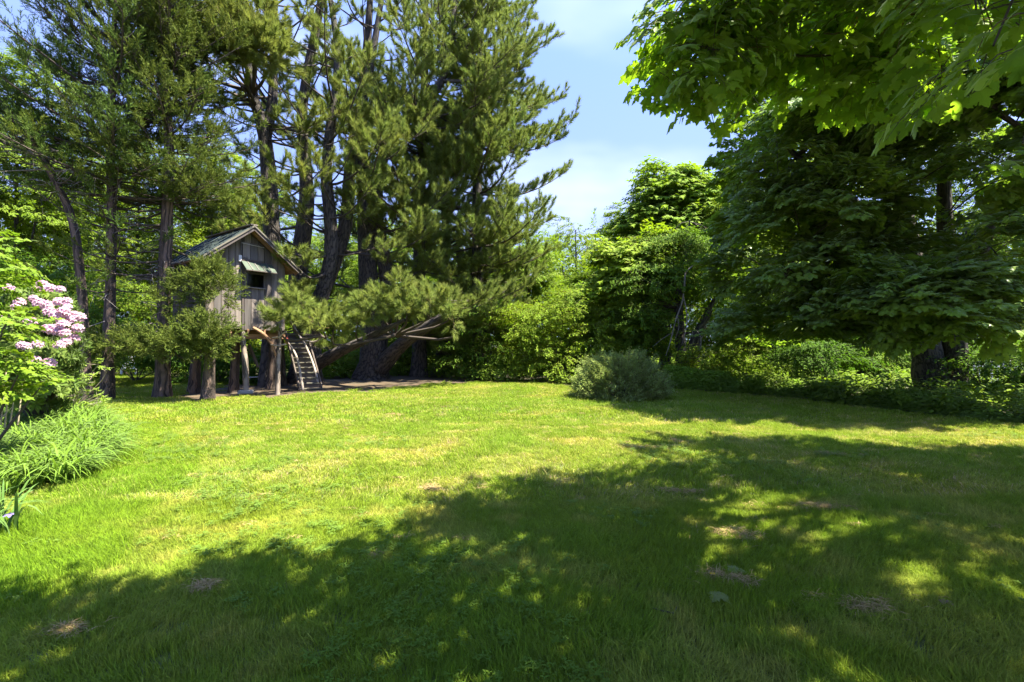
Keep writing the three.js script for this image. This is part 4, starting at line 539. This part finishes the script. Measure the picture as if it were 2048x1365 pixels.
// ------------------------------------------------------------------ shrubs and borders
function shrub(name, label, category, base, seed, o) {
  const t = thing(name, label, category, base, 0, o.group), r = rng(seed), twigs = new MB(), list = [];
  for (let k = 0; k < (o.stems ?? 7); k++) { const a = r() * 6.28, [c, R] = o.lobes[k % o.lobes.length], e = V(c.x + Math.cos(a) * R[0] * 0.6, c.y + R[1] * r.in(-0.2, 0.6), c.z + Math.sin(a) * R[2] * 0.6), m = base.clone().lerp(e, 0.5).add(V(r.n() * 0.15, 0.1, r.n() * 0.15)); twigs.tube([base.clone().add(V(r.n() * 0.15, 0, r.n() * 0.15)), m, e], [o.sr ?? 0.025, (o.sr ?? 0.025) * 0.7, 0.006], 5, { n: 6 }); }
  leafCrown(r, o.lobes, [], { floor: 0.08, ...o }, null, list); twigs.build('stems', o.twig ?? twigMat, t, 'stuff'); inst('foliage', o.geos ?? S.broad, o.mat ?? M.broad, list, t); return t;
}
const lob = (x, y, d, rx, ry, n) => [P(x, y, d), [rx, ry ?? rx * 0.8, rx], n];
// round grey-green bush on the lawn: arching stems with fine leaves
{
  const b = V((1238 - 1024) / FOCAL * 13.9, 0, -13.9), t = thing('spirea_bush', 'rounded grey-green bush of fine leaves standing on the lawn edge', 'bush', b), r = rng(4000), tw = new MB(), list = [];
  for (let k = 0; k < 110; k++) { const a = r() * 6.28, q = Math.sqrt(r()), e = V(b.x + Math.cos(a) * q * 1.2, 0.35 + 0.75 * Math.sqrt(1 - q * q * 0.9), b.z + Math.sin(a) * q * 1.1), m = b.clone().lerp(e, 0.5).add(V(0, 0.12, 0)); tw.tube([b.clone().add(V(r.n() * 0.3, 0, r.n() * 0.3)), m, e], [0.009, 0.006, 0.003], 3, { n: 4 }); }
  for (let k = 0; k < 2600; k++) {
    const a = r() * 6.28, y = Math.pow(r(), 0.9), q = Math.sqrt(1 - y * y * 0.85) * (0.86 + 0.3 * fbm(Math.cos(a) * 1.6 + 4, Math.sin(a) * 1.6 + y * 2.4 + 4, 91, 3)), dp = k % 9 === 0 ? r.in(1.0, 1.16) : k % 4 ? r.in(0.82, 1.02) : r.in(0.4, 0.8), p = V(b.x + Math.cos(a) * q * 1.18 * dp, 0.05 + y * 1.02 * dp * (0.9 + 0.22 * fbm(Math.cos(a) * 1.6, Math.sin(a) * 1.6, 93, 3)), b.z + Math.sin(a) * q * 1.2 * dp), k2 = (1 + r.n() * 0.3) * (0.75 + 0.5 * fbm(a * 2.2, y * 5, 95, 2));
    list.push([place(p, V(Math.cos(a) * (1.1 - y * 0.7) + r.n() * 0.5, 0.35 + y * 0.7 + r.n() * 0.3, Math.sin(a) * (1.1 - y * 0.7) + r.n() * 0.5), V(r.n(), 1, r.n()), r.in(0.45, 1.0)), k2 * 1.05, k2, k2]);
  }
  tw.build('stems', twigMat, t, 'stuff'); inst('foliage', S.fine, M.spirea, list, t);
}
// rhododendron in flower
{
  const b = V(-8.1, 0, -8.2), t = shrub('rhododendron', 'flowering rhododendron with big pink blossom heads at the left edge', 'rhododendron', b, 4100, { geos: S.rhodo, mat: M.rhodo, size: 0.9, per: 13, pad: 0.26, droop: 0.0, stems: 14, sr: 0.035, tint: [0.72, 0.76, 0.9], lobes: [lob(60, 645, 8.2, 0.5, 0.4, 26), lob(95, 615, 8, 0.28, 0.22, 14), lob(110, 665, 7.9, 0.25, 0.3, 16), lob(40, 620, 8.1, 0.4, 0.3, 14), lob(50, 720, 7.8, 0.55, 0.4, 34), lob(95, 725, 7.7, 0.3, 0.3, 18), lob(20, 700, 7.6, 0.45, 0.4, 18), lob(70, 780, 7.8, 0.5, 0.3, 22), lob(-40, 650, 8, 0.6, 0.7, 24)] });
  const r = rng(4101), fl = []; for (let v = 0; v < 3; v++) { const mb = new MB(); for (let k = 0; k < 16; k++) { const y = 1 - (k + 0.5) / 16 * 1.15, ph = k * 2.4, s = Math.sqrt(Math.max(0, 1 - y * y)), u = V(s * Math.cos(ph), y, s * Math.sin(ph)), c = u.clone().multiplyScalar(0.05), sh = tint(r, 0.18); for (let q = 0; q < 5; q++) { const a = q * 1.2566 + r() * 0.4, x = V(1, 0.1, 0.2).cross(u).normalize(), yv = u.clone().cross(x), d = x.multiplyScalar(Math.cos(a)).addScaledVector(yv, Math.sin(a)).addScaledVector(u, 0.75); leaf(mb, 'far', c, d, u, 0.045, [sh[0], sh[1] * (q ? 1 : 0.8), sh[2]], 0.3, -0.2); } } fl.push(mb.geo()); }
  for (const [x, y, d] of [[18, 577, 7.7], [72, 580, 7.55], [84, 572, 7.6], [100, 578, 7.5], [120, 580, 7.5], [66, 598, 7.45], [78, 608, 7.4], [92, 612, 7.4], [38, 606, 7.4], [30, 616, 7.3], [117, 605, 7.35], [132, 604, 7.4], [134, 615, 7.3], [98, 625, 7.25], [108, 632, 7.2], [118, 634, 7.2], [127, 625, 7.2], [148, 630, 7.4], [158, 636, 7.4], [140, 641, 7.3], [5, 640, 7.2], [92, 658, 7.1], [104, 660, 7.1], [116, 664, 7.1], [128, 666, 7.1], [126, 651, 7.1], [155, 658, 7.3], [147, 678, 7.3], [130, 686, 7.1], [118, 692, 7], [75, 690, 6.9], [52, 694, 6.9], [44, 692, 6.9], [60, 645, 7.2], [98, 728, 7], [68, 724, 6.9]])
    { const m = part('blossom', fl[Math.floor(r() * 3)], M.petal, t); m.position.copy(t.worldToLocal(P(x, y, d))); m.scale.setScalar(r.in(0.85, 1.25)); m.rotation.set(r.in(0.2, 0.7), r() * 6, 0.2 * r.n()); }
}
shrub('leafy_shrub', 'pale bright-leaved shrub at the very left edge in front of the rhododendron', 'shrub', V(-6.5, 0, -5.7), 4200, { geos: S.mapleFar, mat: M.broad, tint: [1.1, 1.1, 1], size: 0.4, per: 6, pad: 0.2, droop: 0.3, lobes: [lob(-15, 500, 5.8, 0.25, 0.25, 8), lob(-5, 560, 5.6, 0.15, 0.2, 5), lob(-10, 640, 5.5, 0.2, 0.15, 6), lob(20, 710, 5.6, 0.25, 0.12, 6), lob(0, 750, 5.6, 0.3, 0.2, 8), lob(70, 775, 5.9, 0.3, 0.14, 7), lob(-50, 600, 5.8, 0.3, 0.7, 12)] });
{ // open twiggy azalea
  const b = V(-9.3, 0, -10), t = thing('azalea', 'open twiggy shrub with sparse young leaves right of the rhododendron', 'shrub', b), r = rng(4300), tw = new MB(), list = [];
  for (let k = 0; k < 34; k++) { const e = P(r.in(95, 218), r.in(725, 826), r.in(8.8, 10.2)), s = b.clone().add(V(r.n() * 0.3 - 0.3, 0.05, r.n() * 0.3)), m1 = s.clone().lerp(e, 0.4).add(V(r.n() * 0.15, -0.06, r.n() * 0.12)), m2 = s.clone().lerp(e, 0.75).add(V(r.n() * 0.12, 0.03 * r.n(), r.n() * 0.12)); tw.tube([s, m1, m2, e], [0.014, 0.011, 0.008, 0.004], 4, { n: 9, rough: 0.2 });
    for (let q = 0; q < 5; q++) { const p = along([m1, m2, e], r.in(0.1, 1)), f = p.clone().add(V(r.n() * 0.22, r.in(-0.02, 0.2), r.n() * 0.2)); tw.tube([p, f], [0.005, 0.0025], 3, { n: 1 }); if (r() < 0.62) list.push([place(f, V(r.n() * 0.4, 1, r.n() * 0.4), V(1, 0, 0.1), r.in(0.45, 0.75)), 1.3, 1.3, 1]); } list.push([place(e, V(r.n() * 0.4, 1, r.n() * 0.4), V(1, 0, 0.1), r.in(0.5, 0.8)), 1.35, 1.3, 1]); }
  tw.build('stems', paleTwig, t, 'stuff'); inst('foliage', S.rhodo, M.rhodo, list, t);
}
// strap-leaved perennials at the left border
function strapLeaf(mb, r, o, az, len, w, arch) { const d = V(Math.cos(az), 0, Math.sin(az)), s = V(-d.z, 0, d.x), c = tint(r, 0.25), n = 6; let pa, pb; for (let k = 0; k <= n; k++) { const t = k / n, p = o.clone().addScaledVector(d, len * (0.15 * t + arch * t * t)).add(V(0, len * (1.05 * t - arch * 0.95 * t * t * t), 0)), ww = w * (k === n ? 0.02 : 1 - 0.5 * t * t), a = p.clone().addScaledVector(s, ww), b = p.clone().addScaledVector(s, -ww); if (pa) mb.quad(pa, pb, b, a, c); pa = a; pb = b; } }
{
  const geos = [0, 1, 2, 3].map((k) => { const r = rng(4400 + k), mb = new MB(); for (let i = 0; i < 26; i++) strapLeaf(mb, r, V(r.n() * 0.06, 0, r.n() * 0.06), r() * 6.28, r.in(0.35, 0.62), r.in(0.006, 0.011), r.in(0.3, 0.85)); return mb.geo(); });
  const r = rng(4410), list = [], edge = [G(-180, 1000), G(40, 990), G(130, 975), G(210, 948), G(238, 910), G(212, 868), G(150, 843), G(60, 840), G(-180, 838)];
  for (let k = 0; k < 3200; k++) { const x = r.in(-11.5, -3.5), z = r.in(-10, -4.4); if (inside(edge, ...rag(x, z, 0.5))) { const k2 = 0.85 + r.n() * 0.25; list.push([new THREE.Matrix4().makeRotationY(r() * 6.28).scale(V(1, 1, 1).multiplyScalar(r.in(0.65, 1.15) * lerp(0.8, 1.4, fbm(x * 1.2, z * 1.2, 97, 2)))).setPosition(x, height(x, z) - 0.01, z), k2, k2, k2]); } }
  const bed = new THREE.Group(); bed.name = 'border_grass'; scene.add(bed); tag(bed, 'dense bright strap-leaved perennials filling the left flower border', 'border plants', null, 'stuff'); inst('strap_leaves', geos, M.strap, list, bed);
  const ir = thing('iris_clump', 'dark blue-green iris clump with a lilac flower at the left edge', 'iris', V(-4.25, 0, -3.95)), r2 = rng(4420), im = leafMat({ color: rgb(0.09, 0.17, 0.03), transmission: 0.25, clearcoat: 0.2 });
  for (let k = 0; k < 46; k++) { const mb = new MB(); strapLeaf(mb, r2, V(-4.35 + r2.n() * 0.3, 0, -3.95 + r2.n() * 0.28), r2() * 6.28, r2.in(0.34, 0.58), r2.in(0.009, 0.014), r2.in(0.15, 0.75)); mb.build('leaf', im, ir); }
  const pm = new MB(); for (let q = 0; q < 7; q++) { const a = q * 0.9; leaf(pm, 'oval', P(22, 1028, 4), V(Math.cos(a), 0.2 + 0.5 * r2(), Math.sin(a)), V(0, 1, 0.1), 0.06, [1, 1, 1], 0.5); } pm.build('flower', leafMat({ color: rgb(0.17, 0.14, 0.34), transmission: 0.3 }), ir);
  const sk = thing('dry_stalks', 'dry straw-coloured upright stems at the left edge before the rhododendron', 'dead stems', V(-6.3, 0, -6.1)), r3 = rng(4430);
  for (const [x0, y0, x1, y1] of [[2, 850, 12, 745], [10, 855, 18, 770], [36, 850, 45, 765], [20, 850, 28, 800], [0, 840, 24, 815]]) new MB().tube([P(x0, y0, 6), P((x0 + x1) / 2 + 2 * r3.n(), (y0 + y1) / 2, 6), P(x1, y1, 6.05)], [0.009, 0.008, 0.005], 5, { n: 6 }).build('stem', std({ color: rgb(0.42, 0.35, 0.22) }), sk);
}
// thickets at the back of the garden
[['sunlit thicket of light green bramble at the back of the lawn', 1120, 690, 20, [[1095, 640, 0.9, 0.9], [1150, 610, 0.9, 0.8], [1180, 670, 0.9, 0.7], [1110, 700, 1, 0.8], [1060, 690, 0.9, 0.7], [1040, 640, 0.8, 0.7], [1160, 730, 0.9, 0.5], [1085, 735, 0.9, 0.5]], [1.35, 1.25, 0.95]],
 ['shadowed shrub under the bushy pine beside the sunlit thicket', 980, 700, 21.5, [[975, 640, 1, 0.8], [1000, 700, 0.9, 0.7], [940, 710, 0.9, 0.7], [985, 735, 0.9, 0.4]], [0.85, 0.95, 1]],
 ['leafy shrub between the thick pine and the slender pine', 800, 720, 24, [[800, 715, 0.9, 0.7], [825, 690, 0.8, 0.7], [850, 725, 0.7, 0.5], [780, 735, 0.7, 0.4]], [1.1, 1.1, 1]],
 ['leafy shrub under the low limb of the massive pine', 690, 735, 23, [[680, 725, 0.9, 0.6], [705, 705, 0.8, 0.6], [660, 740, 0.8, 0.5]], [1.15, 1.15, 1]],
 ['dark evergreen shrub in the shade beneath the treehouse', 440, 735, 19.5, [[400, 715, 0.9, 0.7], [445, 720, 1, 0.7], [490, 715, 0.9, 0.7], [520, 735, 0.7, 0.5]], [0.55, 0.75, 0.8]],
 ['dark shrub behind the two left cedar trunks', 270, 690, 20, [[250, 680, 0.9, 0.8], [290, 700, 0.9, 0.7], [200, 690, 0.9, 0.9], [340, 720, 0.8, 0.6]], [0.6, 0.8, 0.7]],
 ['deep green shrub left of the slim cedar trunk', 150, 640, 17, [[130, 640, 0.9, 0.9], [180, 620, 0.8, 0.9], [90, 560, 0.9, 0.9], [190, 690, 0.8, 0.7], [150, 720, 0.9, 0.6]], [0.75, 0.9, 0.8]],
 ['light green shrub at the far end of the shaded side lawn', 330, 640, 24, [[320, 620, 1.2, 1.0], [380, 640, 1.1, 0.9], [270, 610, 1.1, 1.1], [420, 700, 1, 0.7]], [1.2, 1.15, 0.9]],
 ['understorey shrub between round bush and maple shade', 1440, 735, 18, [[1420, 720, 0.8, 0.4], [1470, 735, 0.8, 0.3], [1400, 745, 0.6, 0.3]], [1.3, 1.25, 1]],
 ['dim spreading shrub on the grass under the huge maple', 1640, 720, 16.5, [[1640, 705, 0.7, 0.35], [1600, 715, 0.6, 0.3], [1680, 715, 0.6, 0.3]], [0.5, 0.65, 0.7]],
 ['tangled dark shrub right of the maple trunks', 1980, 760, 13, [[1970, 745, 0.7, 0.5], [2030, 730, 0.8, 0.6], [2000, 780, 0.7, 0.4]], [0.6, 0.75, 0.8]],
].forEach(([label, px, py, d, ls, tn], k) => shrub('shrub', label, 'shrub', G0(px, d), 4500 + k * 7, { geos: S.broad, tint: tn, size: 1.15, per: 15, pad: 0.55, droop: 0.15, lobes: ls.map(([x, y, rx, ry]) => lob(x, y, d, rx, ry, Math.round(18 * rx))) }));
// low border planting along the right edge of the lawn, and undergrowth beyond
{
  const geos = [0, 1, 2, 3].map((k) => { const r = rng(4700 + k), mb = new MB(); for (let i = 0; i < 22; i++) { const a = r() * 6.28, q = r() * 0.16, h = r.in(0.08, 0.34); leaf(mb, 'oval', V(Math.cos(a) * q, h, Math.sin(a) * q), V(Math.cos(a) + r.n() * 0.5, r.n() * 0.3, Math.sin(a) + r.n() * 0.5), UP.clone().add(V(r.n() * 0.4, 0, r.n() * 0.4)), r.in(0.07, 0.12), tint(r, 0.28), 0.3); } return mb.geo(); });
  const r = rng(4710), edge = [G(1340, 779), G(1400, 784), G(1500, 791), G(1700, 814), G(1900, 837), G(2070, 853)], A = [], B = [];
  for (let k = 0; k < 3600; k++) { const t = r(), e = along(edge, t), w = Math.pow(r(), 0.8) * lerp(1.6, 2.6, t), x = e.x + w * 0.3 + r.n() * 0.1, z = e.z - w + 0.35 - 0.7 * fbm(e.x * 1.2, 3, 74, 3), h = lerp(0.3, 2.2, smooth(fbm(x * 1.1, z * 1.1, 71, 3), 0.3, 0.7)) * lerp(1.15, 0.45, t) * smooth(w, -0.25, 0.5), k2 = 1 + r.n() * 0.2; A.push([new THREE.Matrix4().makeRotationY(r() * 6.28).scale(V(1, h, 1)).setPosition(x, height(x, z) - 0.02, z), 1.2 * k2, 1.25 * k2, k2]); }
  for (let k = 0; k < 15000; k++) { const d = r.in(8.5, 40), x = r.in(-1.2, 1.2) * d, z = -d; if (onLawn(x, z) || onBed(x, z) || fbm(x * 0.35, z * 0.35, 73, 3) < 0.36) continue; const k2 = 1 + r.n() * 0.25, s = r.in(0.8, 1.7); B.push([new THREE.Matrix4().makeRotationY(r() * 6.28).scale(V(s, s * r.in(0.7, 1.5), s)).setPosition(x, height(x, z) - 0.02, z), 1.15 * k2, 1.1 * k2, k2]); }
  const a = new THREE.Group(); a.name = 'ground_cover'; scene.add(a); tag(a, 'low dark leafy ground cover bordering the lawn under the maples', 'ground cover', null, 'stuff'); inst('leaf_cluster', geos, M.broad, A, a);
  const b = new THREE.Group(); b.name = 'undergrowth'; scene.add(b); tag(b, 'loose green undergrowth on the woodland floor behind the garden', 'undergrowth', null, 'stuff'); inst('leaf_cluster', geos, M.broad, B, b);
  // the wood beyond, one mass of foliage
  const wd = new THREE.Group(); wd.name = 'woods'; scene.add(wd); tag(wd, 'continuous leafy woodland closing off the view behind all the trees', 'woods', null, 'stuff'); const list = [];
  for (let k = 0; k < 26000; k++) { const az = r.in(-2.6, -0.45) , d = r.in(40, 56), x = Math.cos(az) * d, z = Math.sin(az) * d, top = 8 + 6 * fbm(az * 9, 1, 75, 3), y = r() * top, s = r.in(1.8, 3.2), k2 = (1 + r.n() * 0.25) * lerp(0.85, 1.15, fbm(az * 20, y * 0.4, 77, 3)); list.push([place(V(x, y, z), V(r.n(), r.n() * 0.5, r.n()), V(r.n() * 0.4, 1, r.n() * 0.4 + 0.3), s), 1.1 * k2, 1.05 * k2, k2]); }
  inst('foliage', S.broadFar, M.broad, list, wd);
}
{ // clover and small weeds in the near lawn
  const geos = [0, 1, 2].map((k) => { const r = rng(4750 + k), mb = new MB(); for (let i = 0; i < 9; i++) { const c = V(r.n() * 0.09, r.in(0.05, 0.085), r.n() * 0.09), a0 = r() * 6; for (let q = 0; q < 3; q++) { const a = a0 + q * 2.1; leaf(mb, 'oval', c, V(Math.cos(a), r.in(0, 0.35), Math.sin(a)), UP, r.in(0.016, 0.026), tint(r, 0.2), 0.2); } } return mb.geo(); });
  const r = rng(4760), L = []; for (let k = 0; k < 5000; k++) { const d = Math.sqrt(r.in(4, 70)), x = r.in(-1.1, 1.1) * d, z = -d; if (!onLawn(x, z) || fbm(x * 0.9, z * 0.9, 79, 3) < 0.58 + 0.1 * r()) continue; const k2 = 1 + r.n() * 0.2; L.push([new THREE.Matrix4().makeRotationY(r() * 6.28).setPosition(x, height(x, z), z), 0.9 * k2, 0.95 * k2, 1.2 * k2]); }
  const c = new THREE.Group(); c.name = 'clover'; scene.add(c); tag(c, 'patches of small clover leaves mixed into the near lawn', 'clover', null, 'stuff'); inst('clover_leaves', geos, M.broad, L, c);
}
// ------------------------------------------------------------------ clippings, twigs and fallen leaves on the lawn
function hay(r, mb, c, rx, rz, n, hgt) { for (let k = 0; k < n; k++) { const a = r() * 6.28, q = Math.sqrt(r()), o = V(c.x + Math.cos(a) * q * rx, 0.036 + r() * hgt * (1 - q * q), c.z + Math.sin(a) * q * rz); o.y += height(o.x, o.z); const d = V(r.n(), r.n() * 0.12, r.n()).normalize(), l = r.in(0.04, 0.1), s = V(r.n(), r.n(), r.n()).cross(d).setLength(0.0015), m = o.clone().addScaledVector(d, l * 0.5).add(V(0, 0.012, 0)), e = o.clone().addScaledVector(d, l), cc = tint(r, 0.35); mb.quad(o.clone().add(s), o.clone().sub(s), m.clone().sub(s), m.clone().add(s), cc); mb.tri(m.clone().add(s), m.clone().sub(s), e, cc); } }
[['long pile of dried grass clippings lying in a patch of sun at right', 1640, 1030, 0.3, 0.09], ['dark matted pile of dry clippings beside a bare reddish patch', 1472, 1080, 0.24, 0.13], ['loose grey clippings scattered in the shade left of the matted pile', 1360, 992, 0.2, 0.08], ['broad grey drift of clippings in the shaded lower right lawn', 1740, 1225, 0.24, 0.09], ['small straw tuft in the bottom left shade', 152, 1270, 0.1, 0.04], ['pale straw tuft in full sun on the middle lawn', 852, 977, 0.17, 0.12], ['straw clump at the tip of the shadow on the left lawn', 415, 1180, 0.08, 0.07], ['clippings heap on the sun-shade border in the middle', 1270, 900, 0.3, 0.14], ['small heap of dry clippings on the far sunny lawn', 785, 832, 0.22, 0.1], ['thin clippings wisp between sun streak and maple shade', 1665, 918, 0.22, 0.08], ['clippings tangle by the fallen pale leaf', 1460, 1168, 0.16, 0.08]]
  .forEach(([label, x, y, rx, rz], k) => { const c = G(x, y), r = rng(4800 + k), t = thing('clippings', label, 'grass clippings', c), mb = new MB(); for (let q = 0; q < 6; q++) { const f = r.in(0.2, 0.6), u = r.n(); hay(r, mb, V(c.x + u * rx * 1.2, 0, c.z + u * rz * 0.8 + r.n() * rz * 0.9), rx * f * 1.2, rz * f, Math.round((90 + rx * rz * 2400) * f), 0.03); } hay(r, mb, c, rx * 2.2, rz * 2.2, 28, 0.012); mb.build('straw', M.dry, t, 'stuff'); });
{
  const r = rng(4900), mb = new MB(); for (let k = 0; k < 330; k++) { const d = Math.sqrt(r.in(12, 300)), x = r.in(-0.75, 1.05) * d, z = -d; if (!onLawn(x, z) || onBed(x, z)) continue; const s = r.in(0.04, 0.16) * (0.6 + d * 0.07); hay(r, mb, V(x, 0, z), s, s * 0.45, 24, 0.03); }
  mb.build('dry_grass', M.dry, scene, 'stuff'); scene.children[scene.children.length - 1].userData.label = 'wisps of dry mown grass strewn over the lawn';
  for (const [label, x, y, s, a] of [['pale green fallen maple leaf lying on the shaded lawn', 1456, 1152, 0.11, 0.4], ['second pale fallen leaf just below the first one', 1443, 1205, 0.12, 2.5], ['brown curled fallen leaf on the lower right lawn', 1880, 1218, 0.07, 1.2]]) { const c = G(x, y), t = thing('fallen_leaf', label, 'leaf', c), m = new MB(); leaf(m, 'fine', c.clone().add(V(0, 0.065, 0)), V(Math.cos(a), 0.15, Math.sin(a)), UP, s, [1, 1, 1], 0.3); m.build('blade', leafMat({ color: y === 1218 ? rgb(0.25, 0.17, 0.1) : rgb(0.26, 0.3, 0.09) }), t); }
  const tg = thing('twig', 'short forked twig lying on the grass at the bottom right of centre', 'twig', G(1330, 1240)), tp = (x, y) => G(x, y).add(V(0, 0.05, 0)); const tb = new MB(); tb.tube([tp(1305, 1232), tp(1325, 1238), tp(1348, 1243)], [0.004, 0.005, 0.006], 5); tb.tube([tp(1346, 1243), tp(1350, 1236), tp(1354, 1228)], [0.005, 0.004, 0.003], 5); tb.build('stick', twigMat, tg);
  const dn = thing('dandelion', 'single yellow dandelion flower in the shaded grass', 'flower', G(1424, 1168)), dm = new MB(); for (let q = 0; q < 14; q++) leaf(dm, 'tiny', G(1424, 1168).add(V(0, 0.07, 0)), V(Math.cos(q * 2.4), 0.5, Math.sin(q * 2.4)), UP, 0.02, [1, 1, 1]); dm.build('petals', leafMat({ color: rgb(0.8, 0.55, 0.02) }), dn); new MB().tube([G(1424, 1168), G(1424, 1168).add(V(0, 0.07, 0))], [0.002, 0.002], 4).build('stem', M.strap, dn);
}

renderer.render(scene, camera);
